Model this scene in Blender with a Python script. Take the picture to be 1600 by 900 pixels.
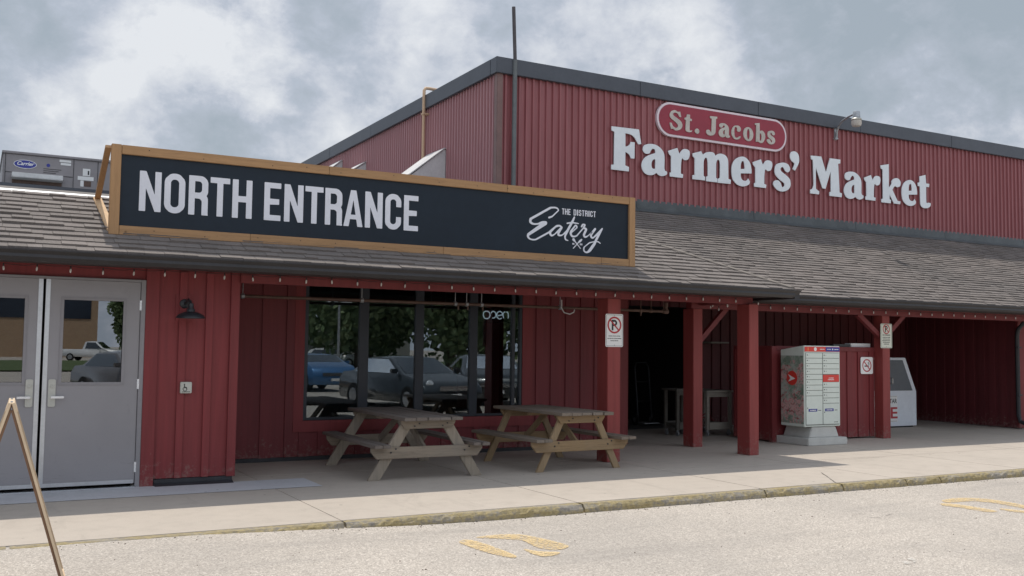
import bpy, bmesh, math, random
import numpy as np
from mathutils import Vector, Matrix
random.seed(7)
for o in list(bpy.data.objects): bpy.data.objects.remove(o)
SC = bpy.context.scene
COL = SC.collection

# ------------------------------------------------------------------ camera
cam_d = bpy.data.cameras.new('camera'); cam = bpy.data.objects.new('camera', cam_d); COL.objects.link(cam)
cam_d.sensor_width = 36; cam_d.lens = 1531.0*36/1600; cam_d.clip_start = 0.05; cam_d.clip_end = 5000
_h, _p, _r = math.radians(61.2278), math.radians(3.5741), math.radians(0.702)
_F = Vector((math.cos(_h)*math.cos(_p), math.sin(_h)*math.cos(_p), math.sin(_p)))
_R0 = Vector((math.sin(_h), -math.cos(_h), 0)); _U0 = _R0.cross(_F)
_R = _R0*math.cos(_r)+_U0*math.sin(_r); _U = _U0*math.cos(_r)-_R0*math.sin(_r)
cam.matrix_world = Matrix(((_R.x,_U.x,-_F.x,0),(_R.y,_U.y,-_F.y,0),(_R.z,_U.z,-_F.z,1.55),(0,0,0,1)))
SC.camera = cam

# ------------------------------------------------------------------ sun and sky
SUN = Vector((0.0, 0.36, 1.0)).normalized()
sd = bpy.data.lights.new('sun', 'SUN'); sd.energy = 2.85; sd.angle = math.radians(0.6); sd.color = (1.0, 0.93, 0.83)
so = bpy.data.objects.new('sun', sd); COL.objects.link(so); so.location = (0, 0, 30)
so.rotation_euler = (-SUN).to_track_quat('-Z', 'Y').to_euler()

W = bpy.data.worlds.new('World'); SC.world = W; W.use_nodes = True
nt = W.node_tree; nt.nodes.clear()
def WN(t, **k):
    n = nt.nodes.new(t)
    for a, b in k.items(): setattr(n, a, b)
    return n
def wl(a, b): nt.links.new(a, b)
def wmath(op, a, b=None, clamp=False):
    n = WN('ShaderNodeMath', operation=op, use_clamp=clamp)
    for i, v in enumerate((a, b)):
        if v is None: continue
        if isinstance(v, (int, float)): n.inputs[i].default_value = v
        else: wl(v, n.inputs[i])
    return n.outputs[0]
wout = WN('ShaderNodeOutputWorld'); bg = WN('ShaderNodeBackground'); bg.inputs['Strength'].default_value = 0.10
sky = WN('ShaderNodeTexSky', sky_type='NISHITA'); sky.sun_disc = False
sky.sun_elevation = math.asin(SUN.z); sky.sun_rotation = math.atan2(SUN.x, SUN.y); sky.air_density = 1.2; sky.dust_density = 2.0
tc = WN('ShaderNodeTexCoord'); sep = WN('ShaderNodeSeparateXYZ'); wl(tc.outputs['Generated'], sep.inputs[0])
den = wmath('ADD', wmath('MAXIMUM', sep.outputs[2], 0.0), 0.30)
cx = wmath('DIVIDE', sep.outputs[0], den); cy = wmath('DIVIDE', sep.outputs[1], den)
cmb = WN('ShaderNodeCombineXYZ'); wl(cx, cmb.inputs[0]); wl(cy, cmb.inputs[1]); cmb.inputs[2].default_value = 3.3
def wnoise(vec, scale, detail, rough, dist=0.0):
    n = WN('ShaderNodeTexNoise'); wl(vec, n.inputs['Vector']); n.inputs['Scale'].default_value = scale
    n.inputs['Detail'].default_value = detail; n.inputs['Roughness'].default_value = rough; n.inputs['Distortion'].default_value = dist
    return n.outputs['Fac']
vm = WN('ShaderNodeVectorMath', operation='MULTIPLY'); wl(tc.outputs['Generated'], vm.inputs[0]); vm.inputs[1].default_value = (1, 1, 1.35)
big = wnoise(vm.outputs[0], 4.0, 4, 0.5, 0.3)
mid = wnoise(vm.outputs[0], 9.0, 10, 0.62, 0.25)
fine = wnoise(vm.outputs[0], 26.0, 10, 0.62, 0.2)
warp = wnoise(vm.outputs[0], 15.0, 9, 0.62, 0.0)
# large cloud masses: direction, angular radius, gain; their rims are broken up by the noise
def dirpx(x, y):
    return (_F + _R*(x-800)/1531.0 - _U*(y-450)/1531.0).normalized()
acc = None
MASS = [(300,62,.0012,.42),(190,82,.0010,.34),(410,80,.0010,.22),(240,95,.0075,.34),(130,75,.003,.22),(380,95,.0022,.30),(385,200,.0050,-.50),(310,165,.0016,-.22),(100,130,.003,-.20),(40,180,.004,-.22),(70,250,.004,.20),(190,200,.003,.16),(480,180,.0022,.34),(560,240,.0016,.25),(500,55,.004,.05),
        (590,95,.003,-.16),(680,110,.0015,.24),(860,60,.003,.10),(930,130,.003,.14),(1060,70,.0020,.24),(1160,115,.0045,.32),(1010,140,.0020,-.12),(1400,60,.010,-.34),(1300,100,.003,-.16),(1560,40,.006,-.20),(1500,180,.004,.30),(1230,30,.002,-.15),(650,15,.002,.22),(180,0,.0030,-.36),(60,5,.003,-.30),(430,10,.003,-.12)]
for (px, py, rad, gain) in MASS:
    d = dirpx(px, py)
    dp = WN('ShaderNodeVectorMath', operation='DOT_PRODUCT'); wl(tc.outputs['Generated'], dp.inputs[0]); dp.inputs[1].default_value = d
    q_ = wmath('DIVIDE', wmath('SUBTRACT', dp.outputs['Value'], 1.0), rad)
    q_ = wmath('ADD', q_, wmath('MULTIPLY', wmath('SUBTRACT', warp, 0.5), 3.2))
    q_ = wmath('MINIMUM', q_, 0.9)
    g = wmath('MULTIPLY', wmath('DIVIDE', 1.0, wmath('ADD', 1.0, wmath('EXPONENT', wmath('MULTIPLY', wmath('ADD', q_, 0.75), -3.6)))), gain)
    acc = g if acc is None else wmath('ADD', acc, g)
v = wmath('ADD', wmath('MULTIPLY', big, 0.30), wmath('MULTIPLY', mid, 0.62))
v = wmath('ADD', v, wmath('MULTIPLY', fine, 0.46))
v = wmath('ADD', v, wmath('MULTIPLY', acc, 0.55))
v = wmath('ADD', wmath('MULTIPLY', wmath('SUBTRACT', v, 0.70), 1.45), 0.560)
cr = WN('ShaderNodeValToRGB'); wl(v, cr.inputs[0]); e = cr.color_ramp
e.elements[0].position = 0.22; e.elements[0].color = (0.385, 0.445, 0.505, 1)
e.elements[1].position = 0.93; e.elements[1].color = (0.82, 0.84, 0.87, 1)
for p_, c_ in ((.40, (.44,.492,.56,1)), (.50, (.485,.535,.615,1)), (.57,(.54,.582,.66,1)), (.64,(.61,.645,.715,1)), (.74,(.685,.715,.77,1))):
    x = e.elements.new(p_); x.color = c_
# cloud facing the sun (behind the camera) and round the sun is brighter than the backlit cloud over the hall
back = wmath('MULTIPLY', wmath('MAXIMUM', wmath('MULTIPLY', sep.outputs[1], -1.0), 0.0), 0.62)
dps = WN('ShaderNodeVectorMath', operation='DOT_PRODUCT'); wl(tc.outputs['Generated'], dps.inputs[0]); dps.inputs[1].default_value = SUN
glow = wmath('MULTIPLY', wmath('EXPONENT', wmath('DIVIDE', wmath('SUBTRACT', dps.outputs['Value'], 1.0), .10)), 1.3)
gain_ = wmath('MULTIPLY', wmath('ADD', wmath('ADD', back, glow), 1.0), 9.3)
sc10 = WN('ShaderNodeVectorMath', operation='SCALE'); wl(cr.outputs[0], sc10.inputs[0]); wl(gain_, sc10.inputs['Scale'])
mx = WN('ShaderNodeMix', data_type='RGBA'); mx.inputs['Factor'].default_value = 0.92
wl(sky.outputs[0], mx.inputs[6]); wl(sc10.outputs[0], mx.inputs[7])
wl(mx.outputs[2], bg.inputs['Color']); wl(bg.outputs[0], wout.inputs['Surface'])

SC.view_settings.view_transform = 'Standard'; SC.view_settings.look = 'None'
SC.view_settings.exposure = 0.06; SC.view_settings.gamma = 1.0; SC.view_settings.use_curve_mapping = False
SC.render.engine = 'CYCLES'
SC.cycles.max_bounces = 8; SC.cycles.transparent_max_bounces = 12

# ------------------------------------------------------------------ helpers: materials
class NT:
    def __init__(s, name):
        s.m = bpy.data.materials.new(name); s.m.use_nodes = True; s.t = s.m.node_tree
        s.b = s.t.nodes['Principled BSDF']; s.out = s.t.nodes['Material Output']
        s.co = s.t.nodes.new('ShaderNodeTexCoord').outputs['Object']
    def n(s, t, **k):
        n = s.t.nodes.new(t)
        for a, b in k.items(): setattr(n, a, b)
        return n
    def l(s, a, b): s.t.links.new(a, b)
    def noise(s, scale, detail=4, rough=.55, stretch=None, co=None, dist=0):
        co = co or s.co
        if stretch:
            mp = s.n('ShaderNodeMapping'); mp.inputs['Scale'].default_value = stretch; s.l(co, mp.inputs[0]); co = mp.outputs[0]
        x = s.n('ShaderNodeTexNoise'); s.l(co, x.inputs['Vector']); x.inputs['Scale'].default_value = scale
        x.inputs['Detail'].default_value = detail; x.inputs['Roughness'].default_value = rough; x.inputs['Distortion'].default_value = dist
        return x.outputs['Fac']
    def vor(s, scale, feature='F1', out='Distance', stretch=None):
        co = s.co
        if stretch:
            mp = s.n('ShaderNodeMapping'); mp.inputs['Scale'].default_value = stretch; s.l(co, mp.inputs[0]); co = mp.outputs[0]
        x = s.n('ShaderNodeTexVoronoi', feature=feature); s.l(co, x.inputs['Vector']); x.inputs['Scale'].default_value = scale
        return x.outputs[out]
    def ramp(s, fac, *stops):
        r = s.n('ShaderNodeValToRGB'); s.l(fac, r.inputs[0]); el = r.color_ramp.elements
        el[0].position = stops[0][0]; el[0].color = tuple(stops[0][1])+(1,)
        el[1].position = stops[-1][0]; el[1].color = tuple(stops[-1][1])+(1,)
        for p, c in stops[1:-1]:
            q = el.new(p); q.color = tuple(c)+(1,)
        return r.outputs[0]
    def mix(s, fac, a, b, mode='MIX'):
        m = s.n('ShaderNodeMix', data_type='RGBA', blend_type=mode)
        for i, v in ((0, fac), (6, a), (7, b)):
            if isinstance(v, (int, float)): m.inputs[i].default_value = v
            elif isinstance(v, tuple): m.inputs[i].default_value = v+(1,)
            else: s.l(v, m.inputs[i])
        return m.outputs[2]
    def math(s, op, a, b=None):
        m = s.n('ShaderNodeMath', operation=op)
        for i, v in enumerate((a, b)):
            if v is None: continue
            if isinstance(v, (int, float)): m.inputs[i].default_value = v
            else: s.l(v, m.inputs[i])
        return m.outputs[0]
    def bump(s, h, strength=.3, dist=.01):
        b = s.n('ShaderNodeBump'); b.inputs['Strength'].default_value = strength; b.inputs['Distance'].default_value = dist
        s.l(h, b.inputs['Height']); s.l(b.outputs[0], s.b.inputs['Normal'])
    def set(s, color=None, rough=.6, metal=0, spec=None):
        if isinstance(color, tuple): s.b.inputs['Base Color'].default_value = color+(1,)
        elif color is not None: s.l(color, s.b.inputs['Base Color'])
        if isinstance(rough, (int, float)): s.b.inputs['Roughness'].default_value = rough
        else: s.l(rough, s.b.inputs['Roughness'])
        s.b.inputs['Metallic'].default_value = metal
        if spec is not None: s.b.inputs['Specular IOR Level'].default_value = spec
        return s.m
def K(c, f): return tuple(min(1, x*f) for x in c)
def simple(name, c, rough=.5, metal=0, var=.18, scale=9, bump=.08, spec=None):
    s = NT(name); f = s.noise(scale, 6, .6); f2 = s.noise(scale*8, 3, .6)
    col = s.ramp(f, (.3, K(c, 1-var)), (.72, K(c, 1+var*.7)))
    col = s.mix(.25, col, s.ramp(f2, (.35, K(c, 1-var)), (.65, K(c, 1+var*.5))))
    if bump: s.bump(f2, bump, .004)
    return s.set(col, rough, metal, spec)
def painted_wood(name, c, fade=.25, rough=.62):
    s = NT(name)
    g = s.noise(3.2, 8, .65, (7, 7, .35)); st = s.noise(1.1, 5, .6, (1.2, 1.2, .5)); sp = s.noise(60, 4, .7, (1, 1, .25))
    col = s.ramp(g, (.28, K(c, .72)), (.55, c), (.80, K(c, 1.22)))
    col = s.mix(s.ramp(st, (.40, (0,0,0)), (.72, (fade,)*3)), col, (c[0]*1.25, c[1]*1.9+.01, c[2]*1.8+.01))
    rnd = s.n('ShaderNodeNewGeometry').outputs['Random Per Island']
    col = s.mix(.7, col, s.mix(rnd, K(c,.8), K(c,1.2)), 'OVERLAY') if False else s.mix(.30, col, s.mix(rnd, K(c,.70), K(c,1.28)))
    chips = s.ramp(s.noise(34, 6, .75), (.70, (0,0,0)), (.73, (.55,.55,.55)))
    col = s.mix(chips, col, (.33,.22,.19))
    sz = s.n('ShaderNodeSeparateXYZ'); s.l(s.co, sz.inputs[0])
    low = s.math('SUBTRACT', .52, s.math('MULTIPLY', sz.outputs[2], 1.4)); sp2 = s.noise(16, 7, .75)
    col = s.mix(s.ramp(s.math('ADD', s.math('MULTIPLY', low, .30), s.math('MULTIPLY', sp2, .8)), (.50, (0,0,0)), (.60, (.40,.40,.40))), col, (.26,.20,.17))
    s.bump(s.math('ADD', s.math('MULTIPLY', g, .5), s.math('MULTIPLY', sp, .5)), .35, .004)
    return s.set(col, rough)
M = {}
RED = (.205, .028, .031)
M['red_wood'] = painted_wood('red_wood', RED)
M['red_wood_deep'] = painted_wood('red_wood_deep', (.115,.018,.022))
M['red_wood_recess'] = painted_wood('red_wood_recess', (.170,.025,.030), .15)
M['red_beam'] = painted_wood('red_beam', (.170,.025,.027), .30)
M['red_post'] = painted_wood('red_post', (.255,.043,.040), .40)
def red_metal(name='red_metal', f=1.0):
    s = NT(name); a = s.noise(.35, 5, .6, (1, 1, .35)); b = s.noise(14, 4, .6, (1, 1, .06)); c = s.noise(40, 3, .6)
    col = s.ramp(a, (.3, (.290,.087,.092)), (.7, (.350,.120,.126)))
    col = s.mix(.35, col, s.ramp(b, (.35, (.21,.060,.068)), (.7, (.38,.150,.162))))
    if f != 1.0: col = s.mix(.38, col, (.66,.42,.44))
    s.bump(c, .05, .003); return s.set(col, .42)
M['red_metal'] = red_metal(); M['red_metal_sidelit'] = red_metal('red_metal_sidelit', 1.4)  # second, lighter copy has grazing sunlight on the side wall painted into its colour
M['fascia_metal'] = simple('fascia_metal', (.078,.088,.108), .45, 0, .15, 2)
M['flashing'] = simple('flashing', (.085,.098,.105), .5, 0, .35, 3)
M['corner_trim'] = simple('corner_trim', (.22,.13,.12), .5, 0, .2, 4)
M['gutter'] = simple('gutter', (.027,.025,.027), .42, 0, .3, 3)
M['soffit'] = simple('soffit', (.058,.048,.047), .6, 0, .2, 3)
M['drip_edge'] = simple('drip_edge', (.16,.17,.20), .35, .3, .15, 4)
M['seam_grey'] = simple('seam_grey', (.20,.215,.20), .6, 0, .1, 4)
def shingle():
    s = NT('shingle'); rnd = s.n('ShaderNodeNewGeometry').outputs['Random Per Island']
    g = s.noise(130, 3, .7); st = s.noise(.9, 6, .6, (1, .45, 1)); mo = s.noise(2.7, 5, .7)
    col = s.ramp(rnd, (0, (.112,.093,.083)), (.5, (.143,.120,.108)), (1, (.176,.149,.136)))
    col = s.mix(s.ramp(g, (.38, (0,0,0)), (.66, (.6,.6,.6))), col, (.35,.32,.30))
    col = s.mix(s.ramp(st, (.35, (.45,.45,.45)), (.65, (0,0,0))), col, (.095,.09,.088))
    col = s.mix(s.ramp(mo, (.66, (0,0,0)), (.80, (.35,.35,.35))), col, (.17,.17,.11))
    s.bump(g, .5, .004); return s.set(col, .92)
M['shingle'] = shingle()
M['shingle_cap'] = simple('shingle_cap', (.215,.19,.168), .92, 0, .25, 6, .3)
def concrete(name, c, slab=True):
    s = NT(name)
    a = s.noise(.55, 7, .62); b = s.noise(4.5, 8, .68); g = s.noise(90, 3, .6); d = s.noise(1.4, 9, .7, (1.6, .5, 1), dist=.6)
    col = s.ramp(a, (.3, K(c, .86)), (.7, K(c, 1.07)))
    col = s.mix(.45, col, s.ramp(b, (.28, K(c, .74)), (.5, c), (.75, K(c, 1.12))))
    col = s.mix(s.ramp(d, (.26, (.55,.55,.55)), (.42, (0,0,0))), col, K(c, .62))
    spots = s.ramp(s.vor(3.6), (.045, (.8,.8,.8)), (.075, (0,0,0)))
    col = s.mix(s.math('MULTIPLY', spots, s.ramp(s.noise(.8, 2), (.44,(0,0,0)), (.5,(1,1,1)))), col, (.13,.115,.105))
    col = s.mix(.18, col, s.ramp(g, (.35, K(c,.7)), (.65, K(c,1.2))))
    s.bump(s.math('ADD', g, s.math('MULTIPLY', b, 2)), .22, .004)
    return s.set(col, .85)
M['concrete'] = concrete('concrete', (.485,.43,.37))
M['concrete_pale'] = concrete('concrete_pale', (.54,.545,.57))
M['concrete_base'] = concrete('concrete_base', (.58,.58,.55))
def asphalt():
    s = NT('asphalt')
    v = s.vor(88, 'F1', 'Color'); sepc = s.n('ShaderNodeSeparateColor'); s.l(v, sepc.inputs[0])
    v2 = s.vor(210, 'F1', 'Color'); sep2 = s.n('ShaderNodeSeparateColor'); s.l(v2, sep2.inputs[0])
    c1 = s.ramp(sepc.outputs[0], (0, (.22,.195,.17)), (.25, (.42,.375,.328)), (.72, (.55,.495,.435)), (1, (.86,.80,.72)))
    c2 = s.ramp(sep2.outputs[0], (0, (.20,.18,.155)), (.5, (.47,.42,.37)), (1, (.72,.66,.58)))
    col = s.mix(.45, c1, c2)
    big = s.noise(.5, 7, .6); col = s.mix(s.ramp(big, (.36, (.30,.30,.30)), (.60, (0,0,0))), col, (.28,.26,.24))
    tr = s.noise(.8, 6, .6, (.25, 2.2, 1)); col = s.mix(s.ramp(tr, (.54, (0,0,0)), (.70, (.45,.45,.45))), col, (.30,.275,.25))
    st = s.noise(2.1, 8, .7, dist=.4); col = s.mix(s.ramp(st, (.63, (0,0,0)), (.74, (.5,.5,.5))), col, (.15,.14,.13))
    s.bump(sepc.outputs[1], .55, .006); return s.set(col, .9)
M['asphalt'] = asphalt()
def kerb_paint():
    s = NT('kerb_paint'); c = (.33,.31,.285)
    a = s.noise(24, 8, .75); b = s.noise(2.6, 6, .7, (1, 3, 3)); g = s.noise(90, 4, .7)
    col = s.ramp(a, (.3, (.19,.17,.14)), (.55, (.36,.33,.29)), (.8, (.52,.47,.41)))
    yel = s.ramp(a, (.3, (.22,.16,.05)), (.5, (.36,.28,.11)), (.75, (.55,.44,.22)))
    msk = s.ramp(s.math('ADD', s.math('MULTIPLY', a, .45), s.math('MULTIPLY', b, .55)), (.43, (0,0,0)), (.54, (.8,.8,.8)))
    col = s.mix(msk, col, yel)
    rust = s.ramp(s.noise(5, 5, .6), (.70, (0,0,0)), (.76, (.8,.8,.8))); col = s.mix(rust, col, (.16,.05,.025))
    s.bump(a, .8, .02); return s.set(col, .9)
M['kerb_paint'] = kerb_paint()
def worn_yellow():
    s = NT('worn_yellow_paint'); a = s.noise(7, 8, .75); g = s.vor(85, 'F1', 'Color'); sp = s.n('ShaderNodeSeparateColor'); s.l(g, sp.inputs[0])
    col = s.ramp(s.noise(25, 5, .6), (.3, (.66,.47,.22)), (.7, (.80,.63,.36)))
    s.set(col, .85)
    tr = s.n('ShaderNodeBsdfTransparent'); ms = s.n('ShaderNodeMixShader')
    k = s.math('ADD', s.math('MULTIPLY', a, .9), s.math('MULTIPLY', sp.outputs[0], .35))
    s.l(s.ramp(k, (.44, (0,0,0)), (.56, (.55,.55,.55)), (.74, (.86,.86,.86))), ms.inputs[0]); s.l(tr.outputs[0], ms.inputs[1]); s.l(s.b.outputs[0], ms.inputs[2]); s.l(ms.outputs[0], s.out.inputs[0])
    return s.m
M['worn_yellow_paint'] = worn_yellow()
def worn_white():
    s = NT('worn_white_paint'); a = s.noise(11, 8, .75); s.set((.66,.63,.58), .85)
    tr = s.n('ShaderNodeBsdfTransparent'); ms = s.n('ShaderNodeMixShader')
    s.l(s.ramp(a, (.50, (0,0,0)), (.60, (.9,.9,.9))), ms.inputs[0]); s.l(tr.outputs[0], ms.inputs[1]); s.l(s.b.outputs[0], ms.inputs[2]); s.l(ms.outputs[0], s.out.inputs[0])
    return s.m
M['worn_white_paint'] = worn_white()
def wood(name, c, axis='y', dark=.55, rough=.75, grey=0., knots=True):
    s = NT(name); st = {'x': (.5, 9, 9), 'y': (9, .5, 9), 'z': (9, 9, .5)}[axis]
    g = s.noise(2.6, 9, .68, st, dist=.5); f = s.noise(9, 5, .7, st); bl = s.noise(2.2, 5, .6)
    rnd = s.n('ShaderNodeNewGeometry').outputs['Random Per Island']
    col = s.ramp(g, (.25, K(c, dark)), (.5, c), (.78, K(c, 1.25)))
    col = s.mix(s.ramp(f, (.34, (.6,.6,.6)), (.46, (0,0,0))), col, K(c, dark*.8))
    col = s.mix(s.ramp(bl, (.42, (0,0,0)), (.66, (grey,)*3)), col, (.20,.19,.18))
    col = s.mix(.30, col, s.mix(rnd, K(c,.70), K(c,1.25)))
    if knots:
        kk = s.ramp(s.vor(3.1, stretch=(1, 1, 1)), (.035, (.9,.9,.9)), (.07, (0,0,0))); col = s.mix(kk, col, K(c, .25))
    s.bump(f, .4, .004); return s.set(col, rough)
M['sign_wood'] = wood('sign_wood', (.40,.235,.115), 'x', .70)
M['sign_wood_upright'] = wood('sign_wood_upright', (.40,.235,.115), 'z', .70)
M['sign_wood_new'] = wood('sign_wood_new', (.62,.42,.24), 'y', .8)
M['table_wood_grey'] = wood('table_wood_grey', (.165,.135,.115), 'y', .38, .85, .55, False)
M['table_wood_grey_cross'] = wood('table_wood_grey_cross', (.29,.24,.185), 'x', .42, .85, .4, False)
M['table_wood_grey_leg'] = wood('table_wood_grey_leg', (.30,.255,.20), 'z', .42, .85, .5, False)
M['table_wood_tan'] = wood('table_wood_tan', (.22,.175,.135), 'y', .42, .85, .4, False)
M['table_wood_tan_cross'] = wood('table_wood_tan_cross', (.33,.225,.12), 'x', .5, .8, .2, False)
M['table_wood_tan_leg'] = wood('table_wood_tan_leg', (.31,.22,.125), 'z', .5, .8, .2, False)
M['cart_wood_dark'] = wood('cart_wood_dark', (.12,.11,.095), 'x', .6, .8, .4, False)
M['pale_wood'] = wood('pale_wood', (.66,.52,.36), 'z', .85, .6)
M['dark_stained_wood'] = wood('dark_stained_wood', (.20,.11,.06), 'z', .6, .6)
M['cart_wood'] = wood('cart_wood', (.30,.275,.235), 'x', .6, .8, .4, False)
M['board_navy'] = simple('board_navy', (.014,.023,.036), .42, 0, .18, 1.2, .03, .28)
M['letter_white'] = simple('letter_white', (.75,.77,.84), .5, 0, .07, 3, .04)
M['sign_letter_white'] = simple('sign_letter_white', (.80,.85,.89), .5, 0, .07, 3, .05)
M['letter_side'] = simple('letter_side', (.10,.10,.11), .6)
M['sign_red'] = simple('sign_red', (.31,.028,.052), .4, 0, .12, 2, .03)
M['sign_border'] = simple('sign_border', (.80,.70,.75), .5, 0, .08, 3, .03)
M['letter_tan'] = simple('letter_tan', (.56,.525,.48), .6, 0, .2, 6, .06)
def door_paint():
    s = NT('door_grey'); c = (.295,.285,.300); a = s.noise(1.3, 6, .6); b = s.noise(7, 8, .7, (1,1,.5)); sc = s.noise(22, 7, .8, (.4,1,3))
    col = s.ramp(a, (.3, K(c,.93)), (.7, K(c,1.05))); col = s.mix(s.ramp(b, (.60,(0,0,0)), (.72,(.35,.35,.35))), col, K(c,.72))
    sz = s.n('ShaderNodeSeparateXYZ'); s.l(s.co, sz.inputs[0]); low = s.math('SUBTRACT', .5, sz.outputs[2])
    col = s.mix(s.ramp(s.math('ADD', s.math('MULTIPLY', low, .22), sc), (.66,(0,0,0)), (.72,(.5,.5,.5))), col, (.16,.15,.15))
    s.bump(b, .10, .006); return s.set(col, .42)
M['door_grey'] = door_paint()
M['door_frame_grey'] = simple('door_frame_grey', (.27,.26,.275), .5, 0, .1, 2)
M['aluminium'] = simple('aluminium', (.60,.62,.65), .35, .75, .12, 5, .05)
M['zinc'] = simple('zinc', (.42,.44,.46), .42, .6, .25, 5, .05)
M['plate_metal'] = simple('plate_metal', (.52,.52,.48), .45, .35, .08, 7, .04)
M['lever_metal'] = simple('lever_metal', (.85,.86,.88), .25, .4, .05, 7)
M['black_metal'] = simple('black_metal', (.028,.030,.036), .4, 0, .25, 8)
M['black_rubber'] = simple('black_rubber', (.022,.022,.024), .75, 0, .3, 8)
M['window_frame'] = simple('window_frame', (.026,.031,.042), .4, 0, .2, 3)
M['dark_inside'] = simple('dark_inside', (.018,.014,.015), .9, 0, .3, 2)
M['room_wall'] = simple('room_wall', (.20,.215,.21), .8, 0, .4, .8)
M['dark_floor'] = simple('dark_floor', (.13,.125,.12), .8, 0, .3, 2)
M['white_plastic'] = simple('white_plastic', (.74,.74,.74), .4, 0, .06, 4)
M['bulb_glass'] = simple('bulb_glass', (.66,.64,.62), .18, 0, .06, 20)
M['brown_pipe'] = simple('brown_pipe', (.14,.085,.065), .6, 0, .4, 9)
M['gas_pipe'] = simple('gas_pipe', (.66,.46,.30), .55, 0, .2, 6)
M['hvac_grey'] = simple('hvac_grey', (.30,.28,.29), .5, 0, .10, 1.5)
M['sheet_metal'] = simple('sheet_metal', (.72,.72,.72), .5, .05, .18, 2.5)
M['mast_lower'] = simple('mast_lower', (.15,.165,.17), .5, .1, .25, 3)
M['mast_upper'] = simple('mast_upper', (.085,.075,.080), .5, .1, .3, 3)
M['mail_grey'] = simple('mail_grey', (.70,.76,.70), .42, 0, .07, 3)
M['mail_grey_side'] = simple('mail_grey_side', (.5,.55,.5), .42, 0, .1, 3)
M['label_red'] = simple('label_red', (.70,.055,.04), .4, 0, .08, 5, 0)
M['label_blue'] = simple('label_blue', (.055,.06,.22), .4, 0, .1, 5, 0)
M['label_white'] = simple('label_white', (.86,.86,.85), .45, 0, .04, 5, 0)
M['label_cream'] = simple('label_cream', (.72,.74,.64), .5, 0, .06, 5, 0)
M['label_black'] = simple('label_black', (.018,.018,.022), .5, 0, .1, 5, 0)
M['label_crimson'] = simple('label_crimson', (.48,.035,.045), .45, 0, .06, 5, 0)
M['label_gold'] = simple('label_gold', (.80,.45,.10), .45, 0, .06, 5, 0)
M['tag_blue'] = simple('tag_blue', (.035,.045,.30), .4, 0, .08, 5, 0)
M['ice_white'] = simple('ice_white', (.76,.80,.86), .4, 0, .10, 2)
M['ice_panel'] = simple('ice_panel', (.10,.115,.135), .35, 0, .15, 2)
M['drip_black'] = simple('drip_black', (.035,.036,.042), .5, 0, .3, 4)
def mural():
    s = NT('flower_print')
    v = s.n('ShaderNodeTexVoronoi'); s.l(s.co, v.inputs['Vector']); v.inputs['Scale'].default_value = 16
    n1 = s.noise(5.5, 6, .65, dist=.8); n2 = s.noise(14, 5, .7, dist=.6)
    col = s.ramp(n1, (.30, (.09,.16,.11)), (.46, (.25,.32,.26)), (.62, (.46,.50,.45)))
    spx = s.n('ShaderNodeSeparateXYZ'); s.l(s.co, spx.inputs[0])
    lo = s.math('SUBTRACT', 1.0, s.math('ABSOLUTE', s.math('MULTIPLY', s.math('SUBTRACT', spx.outputs[2], .62), 3.0)))
    hi = s.math('SUBTRACT', 1.0, s.math('ABSOLUTE', s.math('MULTIPLY', s.math('SUBTRACT', spx.outputs[2], 1.17), 4.5)))
    zone = s.math('MAXIMUM', lo, hi)
    fl = s.ramp(s.math('ADD', s.math('MULTIPLY', n2, 1.0), s.math('MULTIPLY', zone, .16)), (.55, (0,0,0)), (.61, (1,1,1)))
    fc = s.ramp(v.outputs['Distance'], (.1, (.62,.24,.25)), (.5, (.62,.42,.40)), (.8, (.34,.07,.08)))
    col = s.mix(fl, col, fc)
    dk = s.ramp(s.noise(23, 4, .7), (.64, (0,0,0)), (.68, (.9,.9,.9))); col = s.mix(dk, col, (.06,.045,.04))
    return s.set(col, .4)
M['flower_print'] = mural()
def glass(name, refl, tint=(.75,.8,.82), rough=0.0):
    s = NT(name); s.t.nodes.remove(s.b)
    tr = s.n('ShaderNodeBsdfTransparent'); tr.inputs[0].default_value = tint+(1,)
    gl = s.n('ShaderNodeBsdfGlossy'); gl.inputs['Roughness'].default_value = rough; gl.inputs[0].default_value = (.92,.96,1,1)
    lw = s.n('ShaderNodeFresnel'); lw.inputs[0].default_value = 1.5
    f = s.math('ADD', s.math('MULTIPLY', lw.outputs[0], 1.2), refl)
    ms = s.n('ShaderNodeMixShader'); s.l(f, ms.inputs[0]); s.l(tr.outputs[0], ms.inputs[1]); s.l(gl.outputs[0], ms.inputs[2]); s.l(ms.outputs[0], s.out.inputs[0])
    return s.m
M['window_glass'] = glass('window_glass', .085, (.60,.68,.70))
M['door_glass'] = glass('door_glass', .16, (.35,.37,.38))
M['car_glass'] = glass('car_glass', .15, (.08,.10,.10))
M['tyre'] = simple('tyre', (.02,.02,.021), .85, 0, .2, 10)
M['rim'] = simple('rim', (.45,.46,.48), .3, .8, .1, 10)
M['chrome'] = simple('chrome', (.75,.77,.8), .12, .95, .03, 10)
M['headlight'] = simple('headlight', (.85,.88,.9), .08, .5, .03, 10)
def carpaint(name, c, metal=.35):
    s = NT(name); s.set(c, .28, metal); s.b.inputs['Coat Weight'].default_value = 1; s.b.inputs['Coat Roughness'].default_value = .04
    f = s.noise(3, 4); s.l(s.ramp(f, (.3, K(c,.92)), (.7, K(c,1.06))), s.b.inputs['Base Color']); return s.m
M['paint_blue'] = carpaint('paint_blue', (.05,.17,.38)); M['paint_white'] = carpaint('paint_white', (.78,.79,.80), 0)
M['paint_dark'] = carpaint('paint_dark', (.035,.045,.055)); M['paint_grey'] = carpaint('paint_grey', (.15,.14,.14))
M['paint_black'] = carpaint('paint_black', (.02,.028,.035))
def emis(name, c, st):
    s = NT(name); s.b.inputs['Base Color'].default_value = c+(1,); s.b.inputs['Emission Color'].default_value = c+(1,); s.b.inputs['Emission Strength'].default_value = st; return s.m
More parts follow.
